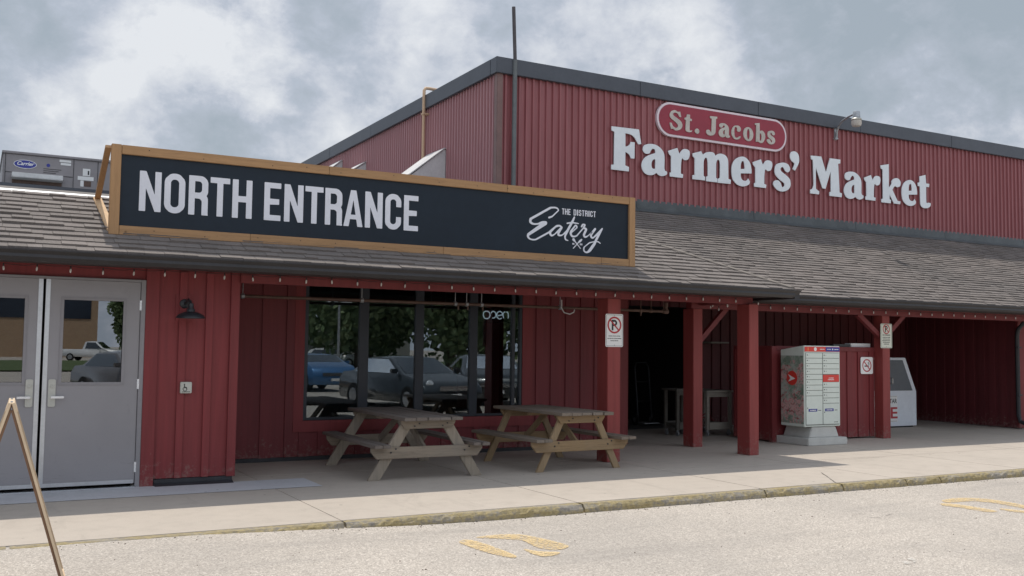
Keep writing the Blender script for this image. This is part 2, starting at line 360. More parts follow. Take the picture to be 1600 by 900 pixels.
M['neon_white'] = emis('neon_white', (.80,.82,.88), .55)
def grass():
    s = NT('grass'); a = s.noise(1.2, 8, .7); b = s.noise(40, 4, .7)
    s.bump(b, .6, .03); return s.set(s.mix(.5, s.ramp(a, (.3,(.05,.085,.025)), (.7,(.10,.14,.045))), s.ramp(b, (.3,(.04,.07,.02)), (.7,(.12,.16,.05)))), .9)
M['grass'] = grass()
def leaf():
    s = NT('leaf'); r = s.n('ShaderNodeNewGeometry').outputs['Random Per Island']
    return s.set(s.ramp(r, (0,(.09,.14,.06)), (.5,(.13,.19,.085)), (1,(.20,.26,.13))), .7)
M['leaf'] = leaf(); M['bark'] = simple('bark', (.11,.08,.06), .9, 0, .4, 12, .5)
def brick():
    s = NT('brick'); b = s.n('ShaderNodeTexBrick'); mp = s.n('ShaderNodeMapping'); mp.inputs['Rotation'].default_value = (math.radians(90),0,0)
    s.l(s.co, mp.inputs[0]); s.l(mp.outputs[0], b.inputs[0]); b.inputs['Scale'].default_value = 2.2
    b.inputs[1].default_value = (.42,.28,.17,1); b.inputs[2].default_value = (.36,.23,.14,1); b.inputs[3].default_value = (.40,.34,.27,1)
    return s.set(b.outputs[0], .85)
M['brick'] = brick(); M['block_grey'] = simple('block_grey', (.30,.29,.28), .8, 0, .12, 2)
M['dark_pane'] = simple('dark_pane', (.03,.04,.06), .15, 0, .2, 2, 0)

# ------------------------------------------------------------------ helpers: geometry
class MB:
    def __init__(s): s.v = []; s.f = []
    def add(s, vs, fs, T=None):
        n = len(s.v)
        s.v += [tuple(T @ Vector(q)) if T else tuple(q) for q in vs]; s.f += [tuple(i+n for i in f) for f in fs]; return s
    def box(s, x0, x1, y0, y1, z0, z1, T=None):
        vs = [(x0,y0,z0),(x1,y0,z0),(x1,y1,z0),(x0,y1,z0),(x0,y0,z1),(x1,y0,z1),(x1,y1,z1),(x0,y1,z1)]
        return s.add(vs, [(0,3,2,1),(4,5,6,7),(0,1,5,4),(1,2,6,5),(2,3,7,6),(3,0,4,7)], T)
    def bar(s, p0, p1, w, t, up=(0,0,1), T=None):
        # a plank from p0 to p1: width w along 'side', thickness t along the other
        p0, p1 = Vector(p0), Vector(p1); d = (p1-p0).normalized(); up = Vector(up)
        sd_ = d.cross(up).normalized(); u = sd_.cross(d).normalized()
        vs = []
        for p in (p0, p1):
            for a, b in ((-1,-1),(1,-1),(1,1),(-1,1)): vs.append(p+sd_*a*w/2+u*b*t/2)
        return s.add(vs, [(0,3,2,1),(4,5,6,7),(0,1,5,4),(1,2,6,5),(2,3,7,6),(3,0,4,7)], T)
    def prism(s, pts, axis, a0, a1, T=None):
        # polygon extruded along axis
        n = len(pts); vs = []
        for a in (a0, a1):
            for p in pts:
                vs.append({'x': (a,p[0],p[1]), 'y': (p[0],a,p[1]), 'z': (p[0],p[1],a)}[axis])
        fs = [tuple(range(n)), tuple(range(2*n-1, n-1, -1))]
        for i in range(n):
            j = (i+1) % n; fs.append((i, i+n, j+n, j))
        return s.add(vs, fs, T)
    def cyl(s, p0, p1, r0, r1=None, n=12, cap=True):
        r1 = r0 if r1 is None else r1; p0, p1 = Vector(p0), Vector(p1); d = (p1-p0).normalized()
        a = d.orthogonal().normalized(); b = d.cross(a); vs = []
        for p, r in ((p0, r0), (p1, r1)):
            for i in range(n):
                t = 2*math.pi*i/n; vs.append(p+a*math.cos(t)*r+b*math.sin(t)*r)
        fs = [(i, (i+1)%n, n+(i+1)%n, n+i) for i in range(n)]
        if cap: fs += [tuple(range(n-1, -1, -1)), tuple(range(n, 2*n))]
        return s.add(vs, fs)
    def tube(s, pts, r, n=8, cap=True):
        pts = [Vector(p) for p in pts]; rs = r if isinstance(r, (list, tuple)) else [r]*len(pts)
        base = len(s.v); prev = None; N = len(pts)
        for i, p in enumerate(pts):
            d = (pts[min(i+1, N-1)]-pts[max(i-1, 0)]).normalized()
            if prev is None: a = d.orthogonal().normalized()
            else:
                a = (prev-d*prev.dot(d))
                a = a.normalized() if a.length > 1e-6 else d.orthogonal().normalized()
            prev = a; b = d.cross(a)
            for k in range(n):
                t = 2*math.pi*k/n; s.v.append(tuple(p+(a*math.cos(t)+b*math.sin(t))*rs[i]))
        for i in range(N-1):
            for k in range(n):
                a0 = base+i*n+k; a1 = base+i*n+(k+1)%n; s.f.append((a0, a1, a1+n, a0+n))
        if cap:
            s.f.append(tuple(base+k for k in range(n-1, -1, -1))); s.f.append(tuple(base+(N-1)*n+k for k in range(n)))
        return s
    def lathe(s, prof, c, axis=(0,0,1), n=24):
        ax = Vector(axis).normalized(); a = ax.orthogonal().normalized(); b = ax.cross(a); c = Vector(c); base = len(s.v)
        for r, h in prof:
            for k in range(n):
                t = 2*math.pi*k/n; s.v.append(tuple(c+ax*h+(a*math.cos(t)+b*math.sin(t))*max(r, 1e-4)))
        for i in range(len(prof)-1):
            for k in range(n):
                a0 = base+i*n+k; a1 = base+i*n+(k+1)%n; s.f.append((a0, a1, a1+n, a0+n))
        return s
    def build(s, name, mat, parent=None, bevel=0, smooth=False, local=False):
        me = bpy.data.meshes.new(name)
        off = Vector((0,0,0))
        if parent is not None and not local: off = Vector(parent.location)
        me.from_pydata([tuple(Vector(q)-off) for q in s.v], [], s.f); me.materials.append(M[mat] if isinstance(mat, str) else mat)
        bm = bmesh.new(); bm.from_mesh(me); bmesh.ops.recalc_face_normals(bm, faces=bm.faces)
        if bevel: bmesh.ops.bevel(bm, geom=[e for e in bm.edges if len(e.link_faces) == 2 and e.calc_face_angle(0) > .5], offset=bevel, segments=2, affect='EDGES', clamp_overlap=True)
        bm.to_mesh(me); bm.free()
        if smooth:
            for p in me.polygons: p.use_smooth = True
            try: me.set_sharp_from_angle(angle=math.radians(40))
            except Exception: pass
        o = bpy.data.objects.new(name, me); COL.objects.link(o)
        if parent is not None: o.parent = parent
        return o
def thing(name, label, cat, loc=(0,0,0), rz=0, group=None):
    o = bpy.data.objects.new(name, None); COL.objects.link(o); o.location = loc; o.rotation_euler = (0,0,rz)
    o.empty_display_size = .1; o['label'] = label; o['category'] = cat
    if group: o['group'] = group
    return o
def tag(o, label, cat, group=None):
    o['label'] = label; o['category'] = cat
    if group: o['group'] = group
    return o
def structure(o): o['kind'] = 'structure'; return o
def box(*a): return MB().box(*a)

# ------------------------------------------------------------------ helpers: lettering
def curve_mesh(loops, name, mat, parent, y, depth, x0=0, z0=0, facing=-1, side=None):
    """closed outlines in X-Z, filled with holes, real thickness, standing at y (front) and running back by depth"""
    cu = bpy.data.curves.new(name, 'CURVE'); cu.dimensions = '2D'; cu.fill_mode = 'BOTH'; cu.extrude = depth/2
    for lp in loops:
        if len(lp) < 3: continue
        sp = cu.splines.new('POLY'); sp.points.add(len(lp)-1); sp.use_cyclic_u = True
        for i, (x, z) in enumerate(lp): sp.points[i].co = (x, z, 0, 1)
    ob = bpy.data.objects.new(name, cu); COL.objects.link(ob)
    dg = bpy.context.evaluated_depsgraph_get(); me = bpy.data.meshes.new_from_object(ob.evaluated_get(dg)); bpy.data.objects.remove(ob)
    off = Vector(parent.location) if parent is not None else Vector((0,0,0))
    for v_ in me.vertices:
        x, z, d = v_.co
        v_.co = (x+x0-off.x, y+depth/2-d-off.y, z+z0-off.z)
    me.materials.clear(); me.materials.append(M[mat] if isinstance(mat, str) else mat)
    o = bpy.data.objects.new(name, me); COL.objects.link(o)
    if parent is not None: o.parent = parent
    return o
def smooth_loop(txt, closed=True, sub=6):
    P = []
    for t in txt.split():
        c = t.endswith('c'); a, b = t.rstrip('c').split(','); P.append((float(a)/1000, float(b)/1000, c))
    n = len(P); out = []
    for i in range(n):
        p1, p2 = P[i], P[(i+1) % n]
        if p1[2] and p2[2]: out.append(p1[:2]); continue
        p0 = P[i-1] if not p1[2] else p1; p3 = P[(i+2) % n] if not p2[2] else p2
        for k in range(sub):
            t = k/sub; r = []
            for d in (0, 1):
                a, b, c_, e_ = p0[d], p1[d], p2[d], p3[d]
                r.append(.5*((2*b)+(-a+c_)*t+(2*a-5*b+4*c_-e_)*t*t+(-a+3*b-3*c_+e_)*t**3))
            out.append(tuple(r))
    return out
def slab_glyph(ch, x, z, w=None, h=None):
    L = [smooth_loop(t) for t in SLAB[ch]]
    W0 = max(p[0] for l in L for p in l); H0 = max(p[1] for l in L for p in l)
    sx = (w/W0) if w else 1; sz = (h/H0) if h else sx
    return [[(p[0]*sx+x, p[1]*sz+z) for p in l] for l in L]
def contour(field, x0, z0, step):
    """marching squares on field (positive inside) -> closed loops"""
    nz, nx = field.shape; segs = {}
    def ip(a, b, va, vb): t = va/(va-vb); return (a[0]+(b[0]-a[0])*t, a[1]+(b[1]-a[1])*t)
    nxt = {}
    ins = field > 0
    cells = np.argwhere((ins[:-1,:-1] != ins[1:,:-1]) | (ins[:-1,:-1] != ins[:-1,1:]) | (ins[:-1,:-1] != ins[1:,1:]))
    for j, i in cells:
        c = [(i,j),(i+1,j),(i+1,j+1),(i,j+1)]; val = [field[j,i], field[j,i+1], field[j+1,i+1], field[j+1,i]]
        keys = [('h',i,j),('v',i+1,j),('h',i,j+1),('v',i,j)]; enter = []; leave = []
        for k in range(4):
            a, b = val[k], val[(k+1)%4]
            if (a > 0) != (b > 0):
                p = ip(c[k], c[(k+1)%4], a, b)
                (leave if a > 0 else enter).append((keys[k], p))
        if len(enter) == 1: nxt[enter[0][0]] = (leave[0][0], enter[0][1])
        else:
            for q in range(2): nxt[enter[q][0]] = (leave[q][0] if leave[q][0] != enter[q][0] else leave[1-q][0], enter[q][1])
    loops = []; used = set()
    for s_ in list(nxt):
        if s_ in used: continue
        lp = []; k = s_
        while k in nxt and k not in used:
            used.add(k); lp.append(nxt[k][1]); k = nxt[k][0]
        if len(lp) > 6: loops.append([(x0+p[0]*step, z0+p[1]*step) for p in lp])
    out = []
    for lp in loops:   # drop nearly collinear points
        q = []
        for i in range(len(lp)):
            a, b, c = lp[i-1], lp[i], lp[(i+1) % len(lp)]
            if abs((b[0]-a[0])*(c[1]-b[1])-(b[1]-a[1])*(c[0]-b[0])) > step*step*.03: q.append(b)
        if len(q) > 3: out.append(q)
    return out
def sdf_capsules(X, Z, pts):
    """union of tapered capsules, pts = (x,z,radius)"""
    f = np.full(X.shape, -9.0)
    for a, b in zip(pts[:-1], pts[1:]):
        dx, dz = b[0]-a[0], b[1]-a[1]; L2 = dx*dx+dz*dz+1e-12
        t = np.clip(((X-a[0])*dx+(Z-a[1])*dz)/L2, 0, 1); d = np.hypot(X-a[0]-t*dx, Z-a[1]-t*dz)
        f = np.maximum(f, a[2]+(b[2]-a[2])*t-d)
    return f
def sdf_rr(X, Z, x0, x1, z0, z1, r=0):
    qx = np.abs(X-(x0+x1)/2)-(x1-x0)/2+r; qz = np.abs(Z-(z0+z1)/2)-(z1-z0)/2+r
    return -(np.hypot(np.maximum(qx,0), np.maximum(qz,0))+np.minimum(np.maximum(qx,qz),0)-r)
def sdf_poly(X, Z, P):
    d = np.full(X.shape, 1e9); ins = np.zeros(X.shape, bool)
    for i in range(len(P)):
        a, b = P[i-1], P[i]; ex, ez = b[0]-a[0], b[1]-a[1]; t = np.clip(((X-a[0])*ex+(Z-a[1])*ez)/(ex*ex+ez*ez), 0, 1)
        d = np.minimum(d, np.hypot(X-a[0]-t*ex, Z-a[1]-t*ez))
        cr_ = ((a[1] > Z) != (b[1] > Z)) & (X < (b[0]-a[0])*(Z-a[1])/((b[1]-a[1])+1e-12)+a[0]); ins ^= cr_
    return np.where(ins, d, -d)
def condensed(ch, w):
    """tall condensed sans capital, height 1, width w"""
    st = .02 if False else .012
    xs = np.arange(-.05, w+.05, st); zs = np.arange(-.05, 1.05, st); X, Z = np.meshgrid(xs, zs); S = .150
    R = lambda *a: sdf_rr(X, Z, *a); mx_ = np.maximum; mn = np.minimum
    if ch == 'N': f = mx_(mx_(R(0,S,0,1), R(w-S,w,0,1)), sdf_poly(X, Z, [(0,1),(S*1.02,1),(w,0),(w-S*1.02,0)]))
    elif ch == 'O': f = mn(R(0,w,0,1,w*.48), -R(S,w-S,.15,.85,(w-2*S)*.48))
    elif ch == 'H': f = mx_(mx_(R(0,S,0,1), R(w-S,w,0,1)), R(.02,w-.02,.43,.575))
    elif ch == 'T': f = mx_(R(0,w,.855,1), R(w/2-S/2,w/2+S/2,0,.99))
    elif ch == 'I': f = R(0,w,0,1)
    elif ch == 'E': f = mx_(mx_(R(0,S,0,1), R(.02,w,.855,1)), mx_(R(.02,w*.9,.43,.575), R(.02,w,0,.145)))
    elif ch == 'A': f = mx_(mx_(sdf_poly(X, Z, [(0,0),(S,0),(w*.5+.02,.86),(w*.64,1),(w*.36,1)]), sdf_poly(X, Z, [(w,0),(w-S,0),(w*.5-.02,.86),(w*.36,1),(w*.64,1)])), R(w*.25,w*.75,.20,.325))
    elif ch == 'C': f = mn(mn(R(0,w,0,1,w*.48), -R(S,w-S,.15,.85,(w-2*S)*.48)), -R(w*.5,w+.2,.37,.64))
    elif ch == 'D': f = mn(mx_(R(0,w,0,1,w*.44), R(0,w*.5,0,1)), -mx_(R(S,w-S,.14,.86,(w-2*S)*.45), R(S,w*.55,.14,.86)))
    elif ch == 'R':
        bowl = mn(mx_(R(0,w*.98,.42,1,w*.40), R(0,w*.5,.42,1)), -mx_(R(S,w*.98-S,.57,.86,.08), R(S,w*.5,.57,.86)))
        leg = mn(mx_(R(w*.3,w*.98,.0,.56,w*.34), R(w*.98-S,w*.98,0,.30)), -mx_(R(-.1,w*.98-S,-.1,.42,.09), R(-.1,w*.5,-.1,.42)))
        leg = mn(leg, -R(-.1,w-S-.01,-.1,.30)); f = mx_(mx_(R(0,S,0,1), bowl), mx_(leg, R(w*.98-S,w,0,.03)))
    elif ch == 'S':
        c = mn(R(0,w,0,1,w*.48), -R(S,w-S,.15,.85,(w-2*S)*.48)); c = mn(c, -R(w*.5,w+.2,.56,.70)); c = mn(c, -R(-.2,w*.5,.30,.44))
        f = mx_(mn(c, -R(S*.2,w-S*.2,.35,.65)), sdf_poly(X, Z, [(0,.72),(0,.60),(w-S,.36),(w-S,.26),(w,.28),(w,.42),(S,.64),(S,.72)]))
    return contour(f, xs[0], zs[0], st)
def cond_text(parts, name, mat, parent, y, depth, zfun, h):
    for ch, xa, xb in parts:
        w = (xb-xa)/h; L = [[(xa+p[0]*h, zfun+p[1]*h) for p in lp] for lp in condensed(ch, w)]
        curve_mesh(L, name, mat, parent, y, depth)
def text(body, name, mat, parent, x, z, size, y, depth=.002, width=None, facing='y', align='LEFT', bold=0, shear=0):
    cu = bpy.data.curves.new(name, 'FONT'); cu.body = body; cu.size = size; cu.extrude = depth/2; cu.align_x = align; cu.offset = bold; cu.shear = shear
    ob = bpy.data.objects.new(name, cu); COL.objects.link(ob)
    dg = bpy.context.evaluated_depsgraph_get(); me = bpy.data.meshes.new_from_object(ob.evaluated_get(dg)); bpy.data.objects.remove(ob)
    xs = [v_.co.x for v_ in me.vertices]; k = (width/(max(xs)-min(xs))) if width else 1
    off = Vector(parent.location) if parent is not None else Vector((0,0,0))
    for v_ in me.vertices:
        a, b, d = v_.co; v_.co = (x+a*k-off.x, y-d-off.y, z+b-off.z)
    me.materials.clear(); me.materials.append(M[mat]); o = bpy.data.objects.new(name, me); COL.objects.link(o)
    if parent is not None: o.parent = parent
    return o
def disc(cx_, cz_, r, rz=None, n=28): 
    rz = rz or r; return [(cx_+r*math.cos(2*math.pi*i/n), cz_+rz*math.sin(2*math.pi*i/n)) for i in range(n)]
def rrect(x0, x1, z0, z1, r, n=6):
    out = []
    for cx_, cz_, a in ((x1-r,z0+r,-90),(x1-r,z1-r,0),(x0+r,z1-r,90),(x0+r,z0+r,180)):
        for i in range(n+1):
            t = math.radians(a+90*i/n); out.append((cx_+r*math.cos(t), cz_+r*math.sin(t)))
    return out
SLAB={
'F':['3,864c 670,878c 729,586c 652,574c 574,684 487,745 338,763c 340,494c 403,514 446,551 469,601c 565,604c 563,275c 475,269c 432,343 340,389c 338,113c 430,90c 425,0c 0,0c 3,94c 65,104c 70,762c 4,780c'],
'a':['640,114c 640,63 590,29 511,10 431,22 372,64c 293,16 176,0 59,41 0,147 9,243 77,346 194,414 343,470c 335,530 281,552 232,510 197,451 115,430 47,462 27,524 66,600 193,641 350,640 489,575 565,478 579,350c 574,172 600,123c', '341,342c 282,319 247,252 253,172 293,139 342,149c'],
'r':['0,527c 232,612c 287,493c 364,586 445,612 538,589 559,509 518,406 425,377 354,402 328,256c 324,85c 385,74c 375,0c 38,0c 41,81c 77,88c 71,424c 10,475c'],
'm':['4,555c 232,625c 278,552c 368,611 484,635 569,625 617,569c 694,615 782,629 899,599 958,514 967,377c 971,111c 1041,95c 1031,7c 680,0c 688,89c 738,108c 743,370 729,467 685,493 646,443 636,359 636,102c 669,82c 669,6c 368,4c 368,98c 410,118c 410,375 395,473 358,499 320,465 299,380 299,108c 337,95c 337,17c 0,13c 4,96c 62,106c 62,455c 10,498c'],
'e':['561,304c 254,277c 259,198 303,140 383,125 443,153 464,186c 514,122c 493,66 403,19 283,0 144,33 35,130 0,280 16,434 105,566 265,641 405,628 515,532 555,412', '254,371c 260,474 284,531 324,550 354,515 370,385c'],
's':['44,488 75,570 159,618 307,649 434,623 493,549 486,485 422,442 348,471 316,516 285,544 243,540 211,497 242,445 368,378 474,309 511,217 494,121 408,42 260,0 114,23 10,108 0,170 42,221 136,238 209,189 240,129 261,99 303,111 329,153 304,198 199,251 95,320 43,394'],
'q':['0,351 43,412 140,435 236,393 274,285 256,171 147,0c 72,32c 116,108 127,165 52,206 4,272'],
'M':['29,864c 354,875c 495,528c 626,866c 958,866c 951,777c 884,765c 922,105c 997,92c 990,1c 601,0c 604,87c 649,100c 641,562c 478,149c 381,153c 182,603c 178,173 208,109 281,77c 275,4c 0,5c 6,91c 68,115 113,205c 92,765c 33,788c'],
'k':['0,881c 282,940c 278,373c 366,461 382,543 470,612 601,624 687,552 671,449 568,409 487,428 398,333c 577,77c 679,76c 663,4c 445,6c 295,214c 302,94c 345,82c 338,1c 14,0c 21,80c 73,95c 70,784c 5,817c'],
't':['65,763c 278,819c 298,610c 416,611c 402,527c 296,528c 295,177 324,128 370,143c 452,139c 444,66 337,6 185,0 90,58 77,159c 69,517c 0,521c 2,603c 62,619c'],
'S':['296,310c 250,312c 209,373 140,392 90,367 100,322 186,278 289,217 328,130 278,41 164,0 85,27 32,17c 0,154c 50,155c 84,91 153,57 205,82 209,134 141,190 39,250 0,319 38,406 129,445 209,419 270,432c'],
'T':['69,388c 145,389c 145,305c 196,299c 192,256c 141,255c 136,63 162,42 204,53c 185,19 116,0 46,16 28,51c 39,261c 0,269c 7,306c 53,321c'],
'J':['102,414c 300,424c 295,382c 262,372c 252,117 221,38 137,0 43,8 0,59 19,108 78,115 114,82 130,55 142,104c 150,364c 104,371c'],
'c':['258,201 196,175 159,199 160,246 123,271 86,247 78,142 98,49 159,37 221,72 258,82c 245,37 171,0 73,4 0,94 12,210 86,295 197,308 258,268'],
'b':['0,429c 134,451c 138,268c 214,287 285,227 295,131 238,28 162,0 99,22c 23,13c 38,391c 5,397c', '138,210c 176,214 193,139 175,59 137,55c'],
}
SCRIPT={'E': '6761,3332,130 6817,3354,109 6877,3398,96 6907,3444,96 6876,3472,105 6805,3471,122 6705,3445,156 6605,3403,173 6526,3349,189 6478,3294,189 6473,3250,172 6518,3228,129 6587,3233,121 6657,3255,194 6707,3255,238',
 'E2': '6707,3248,216 6628,3210,194 6539,3165,193 6470,3113,197 6436,3063,171 6461,3026,111 6531,3016,103 6610,3040,95 6689,3080,95 6749,3119,95 6798,3166,104 6839,3199,104',
 'a': '6965,3212,114 6930,3232,122 6869,3219,148 6808,3175,174 6779,3130,182 6799,3092,130 6850,3108,104 6910,3165,113 6960,3208,148 6920,3148,157 6911,3108,139 6951,3102,105 7002,3127,87 7063,3193,88',
 't': '7165,3367,106 7139,3313,158 7083,3221,167 7043,3148,158 7018,3093,131 7029,3050,105 7065,3040,61',
 't2': '7052,3275,105 7134,3290,97 7233,3284,62',
 'e': '7120,3153,79 7177,3192,88 7207,3229,106 7192,3255,115 7155,3235,132 7120,3179,167 7110,3135,167 7136,3101,132 7198,3110,106 7260,3154,88 7301,3210,80 7322,3246,89',
 'r': '7285,3248,133 7306,3276,115 7338,3270,115 7317,3233,115 7359,3214,151 7338,3168,177 7323,3131,168 7344,3106,124 7397,3128,89 7454,3180,89',
 'y': '7507,3228,151 7460,3176,169 7439,3130,160 7465,3101,116 7523,3136,89 7587,3203,98 7624,3241,107',
 'y2': '7624,3237,107 7576,3166,161 7524,3074,178 7482,2991,187 7430,2926,159 7367,2895,115 7325,2919,106 7335,2973,97 7408,3026,80 7492,3049,71 7556,3053,71 7594,3034,71',
 'sp': '7155,3059,193 7168,3046,149 7183,3030,70 7225,2988,66 7267,2944,66',
 'fk': '7287,3067,97 7261,3043,159 7230,3019,70 7189,2973,66 7153,2940,66'}
NEON={'o': [(6.801, 2.063), (6.808, 2.106), (6.855, 2.124), (6.899, 2.109), (6.915, 2.067), (6.897, 2.024), (6.857, 2.01), (6.816, 2.022), (6.801, 2.063)], 'p': [(6.932, 2.096), (6.958, 2.123), (6.995, 2.118), (7.018, 2.073), (6.996, 2.03), (6.956, 2.022)], 'e': [(7.055, 2.061), (7.129, 2.079), (7.114, 2.115), (7.08, 2.127), (7.043, 2.106), (7.033, 2.067), (7.044, 2.031), (7.085, 2.012), (7.115, 2.023)], 'n': [(7.152, 2.024), (7.14, 2.076), (7.151, 2.109), (7.177, 2.123)], 'n2': [(7.203, 2.124), (7.226, 2.105), (7.234, 2.065), (7.231, 2.023)]}
MARKS={'h1': [(3.868, 7.641), (4.093, 7.691), (4.301, 7.631), (4.393, 7.371), (4.433, 7.122), (4.411, 6.999), (4.284, 6.919), (4.164, 6.986), (4.154, 7.164), (4.182, 7.377), (4.045, 7.511)], 'h2': [(3.647, 7.515), (3.756, 7.577), (3.811, 7.415), (3.827, 7.104), (3.821, 6.833), (3.748, 6.799), (3.661, 7.038), (3.631, 7.367)], 'h3': [(4.013, 7.058), (4.081, 6.921), (4.22, 6.834), (4.118, 6.741), (4.0, 6.747), (3.983, 6.906)], 'g1': [(9.594, 7.401), (9.94, 7.44), (10.159, 7.263), (10.168, 6.917), (10.039, 6.582), (9.917, 6.637), (9.966, 7.008), (9.841, 7.214), (9.52, 7.247)], 'g2': [(9.409, 7.26), (9.498, 7.11), (9.51, 6.857), (9.473, 6.636), (9.326, 6.67), (9.321, 6.978), (9.271, 7.141)], 'g3': [(9.686, 6.742), (9.747, 6.578), (9.825, 6.442), (9.736, 6.384), (9.605, 6.509), (9.609, 6.675)]}
# ================================================================== SETTING
def lot_z(x, y):
    a = min(1, max(0, (4.6-x)/3.4)); a = a*a*(3-2*a); b = min(1, max(0, (y-4.5)/3.9)); b = b*b*(3-2*b)
    return -0.085+0.078*a*b
def sheet(name, xs, ys, fn, mat, kind='structure'):
    m = MB(); nx = len(xs)
    for y in ys:
        for x in xs: m.v.append((x, y, fn(x, y)))
    for j in range(len(ys)-1):
        for i in range(nx-1): a = j*nx+i; m.f.append((a, a+1, a+1+nx, a+nx))
    o = m.build(name, mat); o['kind'] = kind; 
    for p in o.data.polygons: p.use_smooth = True
    return o
xs = [-600,-100,-20,-5,-2,-1]+[i*.25 for i in range(0,22)]+[6,8,12,20,60,200,600]
ys = [-600,-200,-60,-50.01,-20,0,2,4]+[4.5+i*.26 for i in range(16)]+[8.50]
sheet('parking_lot', xs, ys, lot_z, 'asphalt')
structure(MB().box(-600, 600, 8.45, 600, -.30, -.06).build('ground', 'concrete_base'))
# pavement: cast panels with open joints
pv = MB(); jx = [-30,-7.1,-4.6,2.96,5.47,7.95,10.2,12.7,15.2,17.7,20.2,22.7,25.2,27.7,30.2,60]
for i in range(len(jx)-1):
    x0, x1 = jx[i]+.0025, jx[i+1]-.0025
    for (y0, y1) in ((8.52, 10.40), (10.406, 13.19)) if jx[i] >= 7.9 else ((8.52, 11.83), (11.836, 13.19)):
        pv.box(x0, x1, y0, y1, -.07, 0.0)
pv.box(9.42, 60, 13.196, 15.9, -.07, 0)
pvo = structure(pv.build('pavement', 'concrete', bevel=.004))
def ribbon(m, pts, w, z):
    n = len(pts)
    for i, (x, y) in enumerate(pts):
        a = pts[max(0,i-1)]; b = pts[min(n-1,i+1)]; dx, dy = b[0]-a[0], b[1]-a[1]; L = math.hypot(dx, dy)+1e-9
        ww = w*(.35+.65*random.random())*(1 if 0 < i < n-1 else .2)
        m.v += [(x-dy/L*ww, y+dx/L*ww, z), (x+dy/L*ww, y-dx/L*ww, z)]
    k = len(m.v)-2*n
    for i in range(n-1): m.f.append((k+2*i, k+2*i+1, k+2*i+3, k+2*i+2))
def crack(m, p0, p1, w=.005, n=16, jit=.04, z=.0035):
    pts = []; off = 0
    for i in range(n+1):
        t = i/n; off = off*.6+random.uniform(-jit, jit); pts.append((p0[0]+(p1[0]-p0[0])*t+off*.6, p0[1]+(p1[1]-p0[1])*t+off))
    ribbon(m, pts, w, z)
ck = MB()
crack(ck, (9.13,8.52), (9.75,9.35), .006); crack(ck, (8.6,10.15), (12.2,10.32), .003, 20, .02); crack(ck, (6.3,11.2), (8.1,11.5), .004, 14, .02)
crack(ck, (10.32,12.8), (10.62,14.9), .006, 10, .01); crack(ck, (8.13,11.6), (8.9,10.8), .003)
structure(ck.build('pavement_cracks', 'label_black'))
tr = sheet('ramp_apron', [-2.2,.45,3.49], [10.68,11.41], lambda x,y: .004, 'concrete_pale')
# kerb stones: rough yellow painted lengths with open breaks
kerb = MB(); br = [-8,-2.2,.3,2.96,5.464,7.9,9.13,10.23,10.86,13.4,16,18.6,21.2,24,30,40,60]
for i in range(len(br)-1):
    x0, x1 = br[i]+.012, br[i+1]-.014; n = max(2, int((x1-x0)/.05)); prof_n = 5; base = len(kerb.v)
    if x1-x0 > 6: n = 12
    for k in range(n+1):
        x = x0+(x1-x0)*k/n
        ch = .012*math.sin(x*7.3+i)+random.uniform(-.010,.010); e_ = .025+random.uniform(-.010,.012)
        if k in (0, n): e_ += .014
        top = -.001-random.uniform(0,.004); f = 8.385+ch*.35
        for (y, z) in ((f-.010,-.16), (f+random.uniform(-.004,.004),-.045), (f+.010,-e_), (f+.035+ch*.4,top), (8.512,top+.001)): kerb.v.append((x, y, z))
    for k in range(n):
        for q in range(4): a = base+k*5+q; kerb.f.append((a, a+5, a+6, a+1))
    kerb.f.append(tuple(base+q for q in range(5))); kerb.f.append(tuple(base+n*5+q for q in range(4,-1,-1)))
ko = structure(kerb.build('kerb', 'kerb_paint'))
# lot cracks and litter dark flecks
lc = MB()
crack(lc, (7.95, 7.168), (8.022, 7.093), .006, 5, .006, -.080); crack(lc, (7.903, 6.94), (8.01, 6.89), .007, 5, .006, -.080); crack(lc, (8.147, 6.951), (8.311, 7.003), .006, 5, .006, -.080)
structure(lc.build('lot_cracks', 'label_black'))
def marking(keys, name, label):
    m = MB(); root = thing(name, label, 'road marking', (sum(p[0] for p in MARKS[keys[0]])/len(MARKS[keys[0]]), sum(p[1] for p in MARKS[keys[0]])/len(MARKS[keys[0]]), 0))
    for k in keys:
        P = MARKS[k]; P = smooth_loop(' '.join(f'{p[0]*1000},{p[1]*1000}' for p in P), sub=3)
        cu = bpy.data.curves.new('c','CURVE'); cu.dimensions='2D'; cu.fill_mode='BOTH'; sp = cu.splines.new('POLY'); sp.points.add(len(P)-1); sp.use_cyclic_u=True
        for i, p in enumerate(P): sp.points[i].co = (p[0], p[1], 0, 1)
        ob = bpy.data.objects.new('c', cu); COL.objects.link(ob); me = bpy.data.meshes.new_from_object(ob.evaluated_get(bpy.context.evaluated_depsgraph_get())); bpy.data.objects.remove(ob)
        bm = bmesh.new(); bm.from_mesh(me)
        bmesh.ops.recalc_face_normals(bm, faces=bm.faces)
        for v_ in bm.verts: v_.co.z = lot_z(v_.co.x, v_.co.y)+.006; v_.co.x -= root.location.x; v_.co.y -= root.location.y
        bm.to_mesh(me); bm.free()
        me.materials.clear(); me.materials.append(M['worn_yellow_paint']); o = bpy.data.objects.new('paint_stroke', me); COL.objects.link(o); o.parent = root
marking(('h1','h2','h3'), 'pavement_marking', 'worn yellow painted horseshoe on the parking lot, nearest the camera in front of the picnic tables')
marking(('g1','g2','g3'), 'pavement_marking', 'worn yellow painted horseshoe on the parking lot near the kerb at the right edge')
